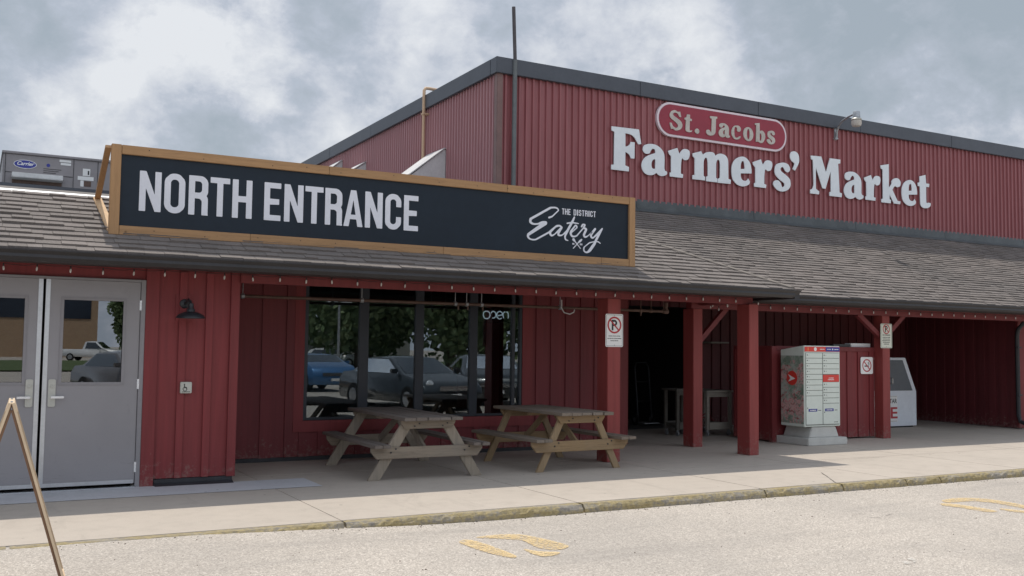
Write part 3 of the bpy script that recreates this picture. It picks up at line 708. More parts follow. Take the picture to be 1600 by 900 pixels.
def spot(name, label, x, y, rx, ry, rot):
    m = MB(); n = 22; vs = []
    for i in range(n):
        t = 2*math.pi*i/n; r = 1+random.uniform(-.18,.18); a, b = rx*r*math.cos(t), ry*r*math.sin(t)
        px, py = x+a*math.cos(rot)-b*math.sin(rot), y+a*math.sin(rot)+b*math.cos(rot); vs.append((px, py, lot_z(px,py)+.007))
    m.add(vs, [tuple(range(n))]); tag(m.build(name, 'worn_white_paint'), label, 'road marking')
spot('paint_splash', 'small worn white paint splash on the asphalt at the lower right', 6.55, 5.35, .14, .05, .5)
spot('paint_splash', 'faint white paint smear on the asphalt just below the kerb', 6.65, 7.75, .14, .03, -.2)

g_ = MB()
for i in range(420):
    x = random.uniform(.6, 16); y = 8.37-abs(random.gauss(0, .07)) if random.random() < .7 else random.uniform(5.2, 8.3); s_ = random.uniform(.004, .011); zz = lot_z(x,y); a = random.uniform(0,3.14)
    c_, n_ = math.cos(a)*s_, math.sin(a)*s_
    g_.add([(x-c_,y-n_,zz),(x+n_*.6,y-c_*.6,zz),(x+c_,y+n_,zz),(x-n_*.6,y+c_*.6,zz),(x,y,zz+s_*.8)], [(0,1,4),(1,2,4),(2,3,4),(3,0,4)])
o = g_.build('loose_grit', 'bark'); o['kind'] = 'stuff'

# ================================================================== WALL HELPERS
def siding(m, x0, x1, y, z0, z1, period=.27, raised=.135, d=.022, start=None, back=.03):
    m.box(x0, x1, y, y+back, z0, z1)
    x = x0 if start is None else start
    while x < x1-.02:
        m.box(max(x, x0)+.0005, min(x+raised, x1)-.0005, y-d*random.uniform(.85,1.15), y+.001, z0+random.uniform(-.004,.004), z1-.002); x += period*random.uniform(.94,1.06)
def siding_x(m, x, y0, y1, z0, z1, side=-1, period=.27, raised=.135, d=.022):
    m.box(x, x+.03, y0, y1, z0, z1); y = y0
    while y < y1-.02:
        if side < 0: m.box(x-d, x+.001, y, min(y+raised, y1), z0, z1-.002)
        else: m.box(x+.029, x+.03+d, y, min(y+raised, y1), z0, z1-.002)
        y += period
def shingles(m, x0, x1, y0, z0, p, y1, exp=.142, right=None):
    """lapped courses climbing from eave (y0,z0) to y1; right(y) gives the right end of a course"""
    L = math.hypot(1, p); dy = exp/L; n = int((y1-y0)/dy)+1; th = .022
    N = Vector((0, -p/L, 1/L)); 
    for i in range(n):
        ya, yb = y0+i*dy, min(y0+(i+1)*dy+.02, y1+.02)
        xr = right((ya+yb)/2) if right else x1
        x = x0-random.uniform(0,.3)
        while x < xr:
            w = random.choice((.14,.17,.20,.24,.31)); xe = min(x+w, xr); xs_ = max(x, x0)
            if xe-xs_ > .01:
                t = th*random.uniform(.75,1.5); yy = ya-random.uniform(0,.006)
                a = Vector((0, yy, z0+p*(yy-y0))); b = Vector((0, yb, z0+p*(yb-y0)))
                g = .0015
                vs = []
                for xx in (xs_+g, xe-g):
                    for q, h in ((a, .0), (a, t), (b, t*.15), (b, -.004)): vs.append((xx, (q+N*h).y, (q+N*h).z))
                m.add(vs, [(0,1,2,3),(7,6,5,4),(0,4,5,1),(1,5,6,2),(3,2,6,7)])
            x += w
def corrug(m, a0, a1, z0, z1, pos, axis='x', out=-1, period=.15, d=.036):
    """ribbed sheet metal, rib faces towards out"""
    pts = []; a = a0
    while a < a1:
        for f_, o in ((0,0),(.34,0),(.42,1),(.66,1),(.74,0)): 
            if a+period*f_ <= a1: pts.append((a+period*f_, pos+out*d*o))
        a += period
    pts.append((a1, pos)); base = len(m.v)
    for (a, b) in pts:
        for z in (z0, z1): m.v.append((a, b, z) if axis == 'x' else (b, a, z))
    for i in range(len(pts)-1): k = base+2*i; m.f.append((k, k+2, k+3, k+1))

# ================================================================== MARKET HALL (large red metal building)
H = thing('market_hall', 'large flat roofed hall clad in red ribbed metal with dark fascia, behind the shingle roofs', 'building', (20,16,0))
YM = 15.95; ZT = 6.70; XL = 8.42
m = MB(); corrug(m, XL+.06, 46, 4.55, ZT+.04, YM, 'x', -1); m.box(XL+.03, 46, YM+.03, YM+.2, 2.6, ZT+.1); m.build('front_wall', 'red_metal', H)
m = MB(); corrug(m, YM+.08, 44, 3.3, ZT+.04, XL, 'y', -1, .127, .040); m.box(XL+.03, XL+.2, YM+.21, 44, 0, ZT+.1); m.build('side_wall', 'red_metal_sidelit', H)
m = MB(); m.box(XL-.05, XL+.07, YM-.045, YM+.08, 3.3, ZT+.02); m.build('corner_trim', 'corner_trim', H, .006)
m = MB()
for a, b in zip([XL-.10,11.6,14.75,17.9,21.1,24.3,27.5,30.7,34,38,42], [11.6,14.75,17.9,21.1,24.3,27.5,30.7,34,38,42,46]): m.box(a+.002, b-.002, YM-.10-random.uniform(0,.003), YM+.15, 6.685, 6.985)
y = YM+.152
while y < 44: m.box(XL-.10-random.uniform(0,.003), XL+.15, y+.002, y+3.15, 6.685, 6.985); y += 3.154
m.build('fascia', 'fascia_metal', H, .006)
m = MB(); m.box(XL, 46, YM+.1, 44, 6.80, 6.92); m.build('roof', 'fascia_metal', H)
m = MB(); m.box(XL+.2, 46, YM+.12, YM+.19, 0, 2.6)
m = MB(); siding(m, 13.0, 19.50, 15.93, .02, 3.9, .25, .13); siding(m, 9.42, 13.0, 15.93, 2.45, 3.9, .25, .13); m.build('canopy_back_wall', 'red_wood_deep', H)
# ground floor walls beyond the bay and behind the opening
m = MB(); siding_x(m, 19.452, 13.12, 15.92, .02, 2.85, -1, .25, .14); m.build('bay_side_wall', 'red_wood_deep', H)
m = MB(); siding(m, 19.53, 46, 13.10, .02, 2.55, .26, .13); m.box(19.44, 19.52, 13.07, 13.12, .02, 2.5); m.build('bay_front_wall', 'red_wood', H)
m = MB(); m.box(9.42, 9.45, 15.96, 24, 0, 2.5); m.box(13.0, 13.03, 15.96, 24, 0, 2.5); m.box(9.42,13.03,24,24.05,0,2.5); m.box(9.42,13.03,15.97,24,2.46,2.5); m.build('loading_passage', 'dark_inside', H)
m = MB(); m.box(9.45, 13.0, 15.9, 24, -.05, -.002); m.build('passage_floor', 'dark_floor', H)

# ---- long shingled canopy along the hall
P = .488
C_ = thing('shingled_canopy', 'long brown shingled lean-to canopy along the front of the red hall', 'canopy', (20,12.1,0))
YE, ZE = 12.1, 2.50
m = MB(); shingles(m, 8.45, 46, YE-.03, ZE, P, 15.80, .132); 
m.build('shingle_roof', 'shingle', C_)
m = MB(); m.prism([(YE,ZE-.035),(YE,ZE-.005),(15.93,ZE-.005+P*(15.93-YE)),(15.93,ZE-.035+P*(15.93-YE))], 'x', 8.45, 46); m.build('roof_deck', 'soffit', C_)
m = MB()
xx = 8.46
while xx < 46:
    z = ZE+P*(15.80-YE); m.prism([(15.77,z-.01),(15.74,z+.018),(15.90,z+.10),(15.918,z+.285),(15.93,z+.285),(15.93,z)], 'x', xx, xx+3.1); xx += 3.106
m.build('wall_flashing', 'flashing', C_, .003)
def gutter(m, x0, x1, y, z):
    pr = [(y+.10,z),(y+.10,z-.115),(y+.035,z-.115),(y+.005,z-.075),(y+.012,z-.045),(y-.012,z-.012),(y-.012,z),(y-.004,z),(y-.004,z-.014),(y+.020,z-.045),(y+.016,z-.072),(y+.040,z-.105),(y+.09,z-.105),(y+.09,z)]
    m.prism(pr, 'x', x0, x1)
m = MB(); gutter(m, 10.80, 46, YE-.12, ZE-.005); m.build('gutter', 'gutter', C_)
m = MB(); m.box(10.8, 46, YE-.11, YE-.018, ZE-.012, ZE-.008); m.build('drip_edge', 'drip_edge', C_)
m = MB(); m.box(10.50, 46, YE-.02, 12.52, 2.375, 2.40); m.build('soffit', 'soffit', C_)
m = MB(); m.box(10.20, 46, 12.52, 12.66, 2.25, 2.50); m.build('beam', 'red_beam', C_, .006)
def post(x, y, w, z1, root, name='post', dp=None):
    q = MB(); q.box(x, x+w, y, y+(dp or w), 0, z1)
    o = q.build(name, 'red_post', root, .006); return o
post(14.70, 12.56, .20, 2.25, C_); post(21.6, 12.56, .20, 2.25, C_)
for (a, b) in (((14.72,1.86),(14.12,2.27)), ((14.88,1.90),(15.34,2.27))):
    MB().bar((a[0],12.63,a[1]), (b[0],12.63,b[1]), .09, .085, (0,1,0)).build('brace', 'red_beam', C_, .004)
m = MB(); xx = 9.6
while xx < 30: m.prism([(12.68,2.50),(15.9,2.50+P*3.0),(15.9,2.62+P*3.0),(12.68,2.62)], 'x', xx, xx+.05); xx += .6
m.build('rafters', 'red_wood_deep', C_)

# ================================================================== ENTRANCE WING (shingled lean-to with the doors and the window recess)
E = thing('entrance_wing', 'low red board and batten wing with shingle roof holding the double doors and recessed window', 'building', (5,11.4,0))
YW, ZW = 10.8, 2.48
m = MB(); shingles(m, -9, 10.7, YW-.03, ZW, P, 12.40, .142, lambda y: 10.76-(y-YW)); m.build('shingle_roof', 'shingle', E)
m = MB(); m.prism([(YW,ZW-.03),(YW,ZW-.004),(12.60,ZW-.004+P*1.8),(12.60,ZW-.03+P*1.8)], 'x', -9, 8.95)
m.add([(8.95,YW,ZW-.004),(10.76,YW,ZW-.004),(8.95,12.60,ZW-.004+P*1.8),(10.76,YW,ZW-.03),(8.95,YW,ZW-.03),(8.95,12.6,ZW-.03+P*1.8)], [(0,1,2),(3,4,5),(0,4,3,1),(1,3,5,2)])
m.build('roof_deck', 'soffit', E)
# hip end face and its cap
m = MB(); L_ = math.hypot(1,P); n = 12
for i in range(n):
    xa = 10.76-i*.1276*1.14; xb = xa-.1276*1.14-.02; za = ZW+P*(10.76-xa); zb = ZW+P*(10.76-xb)
    ya = YW+(10.76-xa); yend = 12.12+ (10.76-xa)
    m.add([(xa,ya,za+.012),(xa,yend,za+.012),(xb,yend,zb),(xb,ya+.15,zb),(xa,ya,za-.01),(xa,yend,za-.01)], [(0,1,2,3),(0,4,5,1)])
m.build('hip_end', 'shingle', E)
m = MB(); cap_n = 13
for i in range(cap_n):
    t0, t1 = i*.138, i*.138+.165; h0 = .055 
    for sgn in (0,):
        a = Vector((10.76-t0, YW+t0, ZW+P*t0+h0)); b = Vector((10.76-t1, YW+t1, ZW+P*t1+h0-.010))
        if b.x < 8.98: continue
        l0 = Vector((-.11,-.0,-.002)); l1 = Vector((.0,.11,-.002))
        m.add([a+l0, a, a+l1, b+l1, b, b+l0, a+l0-Vector((0,0,.052)), a-Vector((0,0,.052)), a+l1-Vector((0,0,.052))], [(0,1,4,5),(1,2,3,4),(0,6,7,1),(1,7,8,2)]); k_ = len(m.v); m.v += [tuple(b+l0-Vector((0,0,.052)))]; m.f.append((k_-9, k_-4, k_, k_-3))
m.build('hip_cap', 'shingle_cap', E)
m = MB(); gutter(m, -9, 10.66, YW-.12, ZW-.005); 
m.add([(10.66,YW-.132,ZW-.005),(10.78,YW-.132,ZW-.005),(10.70,YW-.08,ZW-.12),(10.66,YW-.08,ZW-.12),(10.66,YW-.02,ZW-.12),(10.78,YW-.02,ZW-.005)], [(0,1,2,3),(1,5,2),(3,2,4),(2,5,4)])
m.build('gutter', 'gutter', E)
m = MB(); m.box(-9, 10.66, YW-.112, YW-.022, ZW-.012, ZW-.008); m.build('drip_edge', 'drip_edge', E)
m = MB(); m.box(10.66, 10.76, YW-.1, 12.1, ZW-.13, ZW-.006); m.build('end_fascia', 'gutter', E)
m = MB(); m.box(-9, 10.68, YW-.02, 11.36, 2.385, 2.405); m.build('soffit', 'soffit', E)
# front wall around the doors, and the short column wall
m = MB(); m.box(-9, 1.66, 11.455, 11.60, 2.262, 2.60); siding(m, -9, -1.05, 11.46, .02, 2.262); m.build('door_wall', 'red_wood', E)
m = MB(); m.box(1.66, 2.68, 11.44, 11.60, .075, 2.44)
m.box(1.66, 1.80, 11.405, 11.445, .0, 2.40); m.box(2.02, 2.10, 11.412, 11.441, .075, 2.38); m.box(2.31,2.39,11.410,11.441,.075,2.38); m.box(2.585,2.685,11.40,11.441,.07,2.41)
m.box(2.65, 2.68, 11.60, 13.2, .03, 2.6); m.box(1.98, 2.16, 11.425, 11.4405, 1.82, 2.12)
m.build('column_wall', 'red_wood', E, .003)
m = MB(); m.prism([(11.33,0),(11.33,.004),(11.425,.030),(11.425,.070),(11.6,.072),(11.6,0)], 'x', 1.81, 2.66); m.build('base_flashing', 'drip_black', E)
m = MB(); m.box(2.68, 10.45, 11.36, 11.46, 2.275, 2.385); m.build('beam', 'red_beam', E, .005)
m = MB(); m.box(10.33, 10.45, 11.541, 12.50, 2.30, 2.44); m.build('tie_beam', 'red_beam', E, .005)
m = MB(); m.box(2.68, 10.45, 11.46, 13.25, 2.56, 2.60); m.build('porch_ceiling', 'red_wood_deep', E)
m = MB(); m.box(2.68,10.7,11.44,11.5,2.386,2.56); m.build('beam_upper_board', 'soffit', E)
o = post(7.765, 11.35, .22, 2.275, E, dp=.26); post(10.29, 11.27, .19, 2.275, E, dp=.27); post(10.305, 12.60, .195, 2.249, E, dp=.26)
o = MB().bar((10.49,12.66,1.74), (11.04,12.66,2.27), .085, .08, (0,1,0)).build('brace', 'red_beam', E, .004)
# recessed wall with the window opening
YR = 13.2; m = MB()
siding(m, 2.70, 3.90, YR, .055, 2.56, .33, .15, .02, 2.78); siding(m, 7.62, 9.22, YR, .055, 2.56, .265, .13, .02, 7.68); siding(m, 3.90, 7.62, YR, .055, .40, .265, .13, .016, 3.95)
m.box(3.90, 7.62, YR, YR+.03, 2.44, 2.56); m.build('recess_wall', 'red_wood_recess', E)
m = MB(); m.box(9.24, 9.40, YR-.03, YR+.03, .03, 2.56); m.box(9.40, 9.42, YR-.03, 15.9, .03, 2.56); m.build('corner_board', 'red_beam', E, .004)
m = MB(); m.box(2.70, 9.4, YR-.006, YR+.02, 0, .052); m.build('base_strip', 'drip_black', E)
m = MB(); m.box(3.86, 4.00, YR-.028, YR, .40, 2.44); m.box(7.43, 7.62, YR-.028, YR, .40, 2.44); m.box(3.86, 7.62, YR-.034, YR, .385, .54)
m.build('window_trim', 'red_wood', E, .003)
w_ = MB(); z0, z1 = .545, 2.44
for a, b in ((4.0,4.05),(4.79,4.93),(5.65,5.78),(6.53,6.66),(7.250,7.305),(7.385,7.43)): w_.box(a, b, YR-.018, YR+.05, z0, z1)
w_.box(4.05, 7.36, YR-.012, YR+.046, z0, z0+.035); w_.box(4.05, 7.36, YR-.012, YR+.046, 2.40, 2.44)
win = w_.build('window', 'window_frame', E, .003)
for a, b in ((4.05,4.79),(4.93,5.65),(5.78,6.53),(6.66,7.25),(7.305,7.385)):
    q = MB(); q.box(a, b, YR+.012, YR+.018, z0+.035, 2.40)
    o = q.build('pane', 'window_glass', E); o.parent = win
q = MB(); q.box(7.315, 7.375, YR+.10, YR+.16, .3, 2.44); o = q.build('inner_post', 'brown_pipe', E); o.parent = win
# dim room behind the window
m = MB(); m.box(2.7, 9.35, 17.6, 17.65, 0, 2.6); m.box(2.70, 2.73, 13.26, 17.6, 0, 2.6); m.box(9.32,9.36,13.26,17.6,0,2.6); m.box(2.7,9.36,13.26,17.6,2.57,2.6); m.build('room_inside', 'room_wall', E)
m = MB(); m.box(2.7, 9.36, 13.24, 17.6, -.02, .0); m.build('room_floor', 'dark_floor', E)
# flat roof behind the shingles, white edge metal and dark kerb strip
m = MB(); m.box(-9, XL+.02, 12.72, 40, 3.22, 3.30); m.build('flat_roof', 'flashing', E)
zt = ZW+P*1.78
m = MB(); m.prism([(12.36,zt-.115),(12.36,zt-.090),(12.44,zt-.045),(12.66,zt-.010),(12.66,zt-.1)], 'x', -9, 9.0); m.build('edge_metal', 'zinc', E)
m = MB(); m.box(-9, 8.36, 12.662, 12.72, 3.2, zt+.055); m.build('parapet_strip', 'fascia_metal', E)
# double doors
DD = MB(); fy0, fy1 = 11.41, 11.50
DD.box(1.61, 1.66, fy0, fy1, 0, 2.262); DD.box(-1.0, 1.61, fy0, fy1, 2.235, 2.262); DD.box(-1.05, -1.0, fy0, fy1, 0, 2.262)
door_frame = DD.build('door_frame', 'door_frame_grey', E, .004)
MB().box(-1.0, 1.61, 11.40, 11.50, .0, .012).build('threshold', 'aluminium', E)
def leaf_door(x0, x1, wx0, wx1, hinge_x, plate_x, sgn):
    yf, yb = 11.425, 11.47; q = MB(); zb, zt_ = .05, 2.232
    q.box(x0, wx0, yf, yb, zb, zt_); q.box(wx1, x1, yf, yb, zb, zt_); q.box(wx0, wx1, yf, yb, zb, 1.13); q.box(wx0, wx1, yf, yb, 2.03, zt_)
    d = q.build('door', 'door_grey', E)
    q = MB(); q.box(wx0-.02, wx0+.012, yf-.008, yf-.0005, 1.11, 2.05); q.box(wx1-.012, wx1+.02, yf-.008, yf-.0005, 1.11, 2.05); q.box(wx0+.012, wx1-.012, yf-.008, yf-.0005, 1.11, 1.142); q.box(wx0+.012, wx1-.012, yf-.008, yf-.0005, 2.018, 2.05)
    o = q.build('glazing_bead', 'door_frame_grey', E, .002); o.parent = d
    q = MB(); q.box(wx0, wx1, yf+.02, yf+.026, 1.13, 2.03); o = q.build('pane', 'door_glass', E); o.parent = d
    q = MB(); q.box(wx0-.05, wx1+.05, yb+.25, yb+.26, 1.0, 2.1); 
    for z in (.22, 1.12, 1.98):
        q = MB(); q.cyl((hinge_x, yf-.010, z-.055), (hinge_x, yf-.010, z+.055), .009); q.box(hinge_x-.014, hinge_x+.004, yf-.012, yf-.001, z-.055, z+.055); o = q.build('hinge', 'lever_metal', E); o.parent = d
    q = MB(); q.prism(rrect(plate_x-.036, plate_x+.036, .885, 1.175, .018), 'y', yf-.014, yf-.001); pl = q.build('lock_plate', 'plate_metal', E, .002); pl.parent = d
    q = MB(); q.cyl((plate_x, yf-.012, 1.10), (plate_x, yf-.024, 1.10), .019, .017, 20); q.cyl((plate_x, yf-.024, 1.10), (plate_x, yf-.027, 1.10), .011, .009, 16)
    o = q.build('key_cylinder', 'plate_metal', E, 0, True); o.parent = d
    q = MB(); q.cyl((plate_x, yf-.012, .985), (plate_x, yf-.060, .985), .012, .012, 14)
    q.box(min(plate_x-sgn*.012, plate_x+sgn*.115), max(plate_x-sgn*.012, plate_x+sgn*.115), yf-.068, yf-.050, .975, .998)
    o = q.build('lever_handle', 'lever_metal', E, .003); o.parent = d
    q = MB(); sx = x0 if sgn > 0 else x1-.045; q.box(sx+.001, sx+.044, yf-.006, yf-.0008, .05, 2.232)
    for z in [.15+i*.22 for i in range(10)]: q.cyl((sx+.022, yf-.006, z), (sx+.022, yf-.009, z), .005, .004, 8)
    o = q.build('edge_guard', 'aluminium', E); o.parent = d
    q = MB(); q.box(x0+.01, x1-.01, yf-.010, yf-.001, .045, .085); o = q.build('door_sweep', 'aluminium', E, .002); o.parent = d
    return d
leaf_door(.66, 1.605, .83, 1.445, 1.612, .755, 1); leaf_door(-.30, .635, -.12, .478, -.305, .54, -1)
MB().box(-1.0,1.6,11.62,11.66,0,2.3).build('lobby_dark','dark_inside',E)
MB().box(-1.0,-.31,11.43,11.47,0,2.23).build('side_panel','door_grey',E)
# ================================================================== LARGE NAVY SIGN ON THE WING ROOF
S = thing('roof_sign', 'long navy timber framed sign on the wing roof reading NORTH ENTRANCE', 'sign', (4.7,11.3,2.73))
YS = 11.30; SX0, SX1, SZ0, SZ1 = 1.235, 8.17, 2.735, 3.715
m = MB(); m.box(SX0+.08, SX1-.08, YS+.0, YS+.02, SZ0+.06, SZ1-.06); m.build('panel', 'board_navy', S)
m = MB(); e_ = [SX0+.104, 3.67, 6.10, SX1-.104]
for a, b in zip(e_[:-1], e_[1:]): m.box(a+.001, b-.001, YS-.032, YS+.045, SZ1-.10, SZ1)
o = m.build('top_rail', 'sign_wood', S, .004)
m = MB()
for a, b in zip([SX0+.104, 2.75, 5.19, 7.6], [2.75,5.19,7.6,SX1-.104]): m.box(a+.001, b-.001, YS-.032, YS+.045, SZ0, SZ0+.10)
m.build('bottom_rail', 'sign_wood', S, .004)
for a in (SX0, SX1-.104): MB().box(a, a+.102, YS-.036, YS+.045, SZ0-.002, SZ1+.002).build('stile', 'sign_wood_upright', S, .004)
for x in [1.6,2.2,2.9,3.3,3.72,4.4,5.1,5.6,6.06,6.7,7.3,7.8]:
    for z in (SZ0+.05, SZ1-.05):
        m = MB(); xs_ = x+random.uniform(-.1,.1); zs_ = z+random.uniform(-.02,.02); m.cyl((xs_, YS-.0335, zs_), (xs_, YS-.031, zs_), .006, .006, 8); m.build('screw', 'label_black', S)
for x in (SX0-.070, 2.9, 4.7, 6.4, SX1-.19):
    q = MB(); q.bar((x+.045, 11.345, SZ1-.02), (x+.045, 12.28, ZW+P*(12.28-YW)+.03), .062, .04, (0,1,0)); q.build('back_leg', 'sign_wood_upright', S, .003)
    q = MB(); q.bar((x+.11, 11.345, SZ0+.035), (x+.045, 12.30, ZW+P*(12.30-YW)+.035), .09, .035, (0,0,1)); q.build('foot_rail', 'sign_wood_new', S, .003)
TT = [('N',1.535,1.763),('O',1.797,2.018),('R',2.057,2.272),('T',2.292,2.510),('H',2.540,2.764),('E',2.905,3.10),('N',3.141,3.369),('T',3.391,3.612),('R',3.636,3.853),('A',3.868,4.112),('N',4.141,4.368),('C',4.403,4.614),('E',4.651,4.844)]
cond_text(TT, 'letter', 'letter_white', S, YS-.006, .005, 3.012, .443)
k = .082; dist = 'DISTRICT'; wd = [.042,.017,.040,.038,.042,.017,.040,.038]; x = 7.153; parts = [('T',6.966,7.004),('H',7.013,7.056),('E',7.066,7.102)]
gap = (7.515-7.153-sum(wd))/7
for ch, w in zip(dist, wd): parts.append((ch, x, x+w)); x += w+gap
cond_text(parts, 'small_letter', 'letter_white', S, YS-.005, .004, 3.392, k)
def script(keys, name):
    A = []
    for kk in keys:
        P_ = [tuple(float(u) for u in t.split(',')) for t in SCRIPT[kk].split()]; P_ = [(a/1000, b/1000, c/10000) for a, b, c in P_]
        Q = []
        for i in range(len(P_)-1):
            p0, p1, p2, p3 = P_[max(i-1,0)], P_[i], P_[i+1], P_[min(i+2,len(P_)-1)]
            for q in range(6):
                t = q/6; Q.append(tuple(.5*((2*p1[d])+(-p0[d]+p2[d])*t+(2*p0[d]-5*p1[d]+4*p2[d]-p3[d])*t*t+(-p0[d]+3*p1[d]-3*p2[d]+p3[d])*t**3) for d in (0,1,2)))
        A.append(Q+[P_[-1]])
    xs_ = [p[0] for q in A for p in q]; zs_ = [p[1] for q in A for p in q]; st = .0028
    gx = np.arange(min(xs_)-.04, max(xs_)+.04, st); gz = np.arange(min(zs_)-.04, max(zs_)+.04, st); X, Z = np.meshgrid(gx, gz)
    f = np.max([sdf_capsules(X, Z, q) for q in A], axis=0)
    curve_mesh(contour(f, gx[0], gz[0], st), name, 'letter_white', S, YS-.005, .004)
script(('E','E2','a','t','t2','e','r'), 'script_word'); script(('y','y2'), 'script_tail'); script(('sp','fk'), 'crossed_cutlery')
m = MB()
for a, b in ((7.137,7.172),(7.258,7.302)):
    for i in range(4): u = a+(b-a)*i/4; m.box(u, u+(b-a)*.17, YS-.004, YS-.0005, 2.988, 3.012)
m.build('small_print', 'letter_white', S)

# ================================================================== LETTERING ON THE HALL
Lr = thing('wall_lettering', 'large white slab serif letters reading Farmers Market fixed on the red hall wall', 'sign', (15.7,15.9,5.1))
YL = 15.855
def put(ch, x, z=5.112, w=None, h=None, mat='sign_letter_white', root=Lr, y=YL+.022, d=.018, nm='letter'):
    return curve_mesh(slab_glyph(ch, x, z, w, h), nm, mat, root, y, d)
for ch, x, w, dz in (('F',10.922,.729,.009),('a',11.663,.640,-.015),('r',12.332,.559,.008),('m',12.959,1.041,-.005),('e',14.018,.561,-.02),('r',14.614,.565,.004),('s',15.208,.511,-.03),('q',15.707,.274,.472),
    ('M',16.308,.997,0),('a',17.374,.634,-.012),('r',18.035,.545,.012),('k',18.589,.687,-.005),('e',19.307,.545,-.012),('t',19.883,.452,-.02)):
    put(ch, x, 5.112+dz, w, None if ch != 'e' or x < 19 else .63)
Lo = thing('oval_wall_sign', 'red lozenge sign with pale border and tan words St. Jacobs, above the white letters', 'sign', (13.8,15.9,5.9))
cx0, cx1, cz0, cz1 = 12.03, 15.58, 5.945, 6.655
curve_mesh([rrect(cx0, cx1, cz0, cz1, .35, 14)], 'border', 'sign_border', Lo, 15.86, .06)
curve_mesh([rrect(cx0+.045, cx1-.045, cz0+.045, cz1-.045, .31, 14)], 'panel', 'sign_red', Lo, 15.852, .05)
kw = dict(mat='letter_tan', root=Lo, y=15.835, d=.022)
put('S', 12.335, 6.078, .328, .42, **kw); put('T', 12.716, 6.082, .204, .37, **kw)
curve_mesh([disc(13.05, 6.13, .058, .055)], 'full_stop', 'letter_tan', Lo, 15.835, .022)
put('J', 13.293, 6.082, .300, .42, **kw); put('a', 13.633, 6.080, .307, .305, **kw); put('c', 13.984, 6.082, .258, .30, **kw)
curve_mesh([disc(14.453, 6.232, .141, .153), disc(14.453, 6.232, .042, .112)], 'letter', 'letter_tan', Lo, 15.835, .022)
put('b', 14.642, 6.078, .295, .435, **kw); put('s', 14.985, 6.082, .240, .305, **kw)

# ================================================================== THINGS ON THE HALL WALL AND ROOF
q = thing('mast_pole', 'tall grey mast pole standing at the corner of the red hall above the roofline', 'pole', (8.70,15.80,4.4))
MB().cyl((8.70,15.84,4.3), (8.705,15.84,6.96), .044, .044, 14).build('lower_tube', 'mast_lower', q, 0, True); MB().cyl((8.705,15.84,6.95), (8.66,15.84,7.97), .034, .034, 14).build('upper_tube', 'mast_upper', q, 0, True)
q = thing('flood_lamp', 'pale outdoor lamp on a curved arm near the top of the red hall wall', 'lamp', (17.19,15.9,6.5))
m = MB(); m.box(17.10,17.17,15.895,15.93,6.42,6.76); m.box(17.08,17.19,15.86,15.93,6.44,6.465); m.box(17.08,17.19,15.86,15.93,6.68,6.705); m.build('bracket', 'zinc', q, .004)
m = MB(); m.tube([(17.14,15.87,6.43),(17.14,15.86,6.60),(17.13,15.80,6.72),(17.10,15.66,6.81),(17.06,15.45,6.86),(17.01,15.25,6.87),(16.97,15.12,6.84)], .022, 10); m.build('arm', 'zinc', q, 0, True)
HC = (16.95,15.12,6.735)
m = MB(); m.lathe([(0,.035),(.05,.03),(.10,.01),(.115,-.015),(.11,-.03),(.09,-.032)], HC, n=28); m.build('hood', 'plate_metal', q, 0, True)
m = MB(); m.lathe([(.09,-.03),(.108,-.05),(.110,-.12),(.090,-.165),(.05,-.18),(0,-.185)], HC, n=28); m.build('lens', 'letter_tan', q, 0, True)
m = MB(); m.lathe([(0,.165),(.068,.163),(.076,.15),(.082,.025),(.05,.023)], HC, n=20); m.build('ballast_cap', 'zinc', q, 0, True)
m = MB(); m.tube([(8.30,19.15,3.3),(8.30,19.15,6.95),(8.30,19.15,7.08),(8.34,19.16,7.14),(8.42,19.18,7.15),(8.62,19.2,7.15)], .034, 10); m.box(8.26,8.44,19.10,19.20,6.55,6.59)
tag(m.build('gas_pipe', 'gas_pipe', None, 0, True), 'yellowish pipe climbing the side of the red hall and bending over the fascia', 'pipe')
def hood(y0, y1, xo, z0, z1, label):
    r = thing('vent_hood', label, 'vent', (8.3,y0,z0), 0, 'sheet metal hoods on the hall side wall')
    q = MB(); q.prism([(8.40,z0),(8.40,z1),(8.36,z1+.01),(xo,z0+.06),(xo,z0)], 'y', y0, y1); q.build('hood_shell', 'sheet_metal', r, .006)
    q = MB(); q.prism([(8.41,z1+.015),(8.36,z1+.035),(xo-.04,z0+.085),(xo-.04,z0+.04),(xo-.03,z0+.065),(8.36,z1+.015)], 'y', y0-.03, y1+.03); q.build('top_flange', 'sheet_metal', r)
hood(18.2, 19.05, 7.62, 4.97, 5.64, 'largest pale metal vent hood beside the yellow pipe, seen above the navy sign')
hood(22.9, 23.7, 8.02, 5.80, 6.12, 'small pale metal vent hood just left of the largest one, above the navy sign')
hood(24.7, 25.6, 7.98, 6.05, 6.46, 'farthest small vent hood on the hall side wall, leftmost above the navy sign')
# rooftop unit
kx = lambda x: x*18/14; kz = lambda z: 1.55+(z-1.55)*18/14
q = thing('rooftop_unit', 'grey rooftop air conditioning unit with blue oval badge behind the parapet at left', 'air conditioner', (1.8,18,3.3))
m = MB(); m.box(kx(.25), 3.4, 18, 20.2, 3.32, kz(4.0)-.03); m.build('cabinet', 'hvac_grey', q, .01)
m = MB(); m.box(kx(.235), 3.42, 17.97, 20.22, kz(4.0)-.03, kz(4.0)+.01); m.build('top_lid', 'hvac_grey', q, .006)
m = MB(); m.box(kx(.355), kx(.945), 17.80, 17.998, kz(3.665), kz(3.72)); m.prism([(17.80,kz(3.665)),(17.80,kz(3.665)-.01),(17.99,kz(3.64))], 'x', kx(.355), kx(.945)); m.build('intake_hood', 'sheet_metal', q, .004)
m = MB(); m.box(kx(.36), kx(.94), 17.96, 17.999, kz(3.60), kz(3.665)); m.build('filter', 'brown_pipe', q)
m = MB()
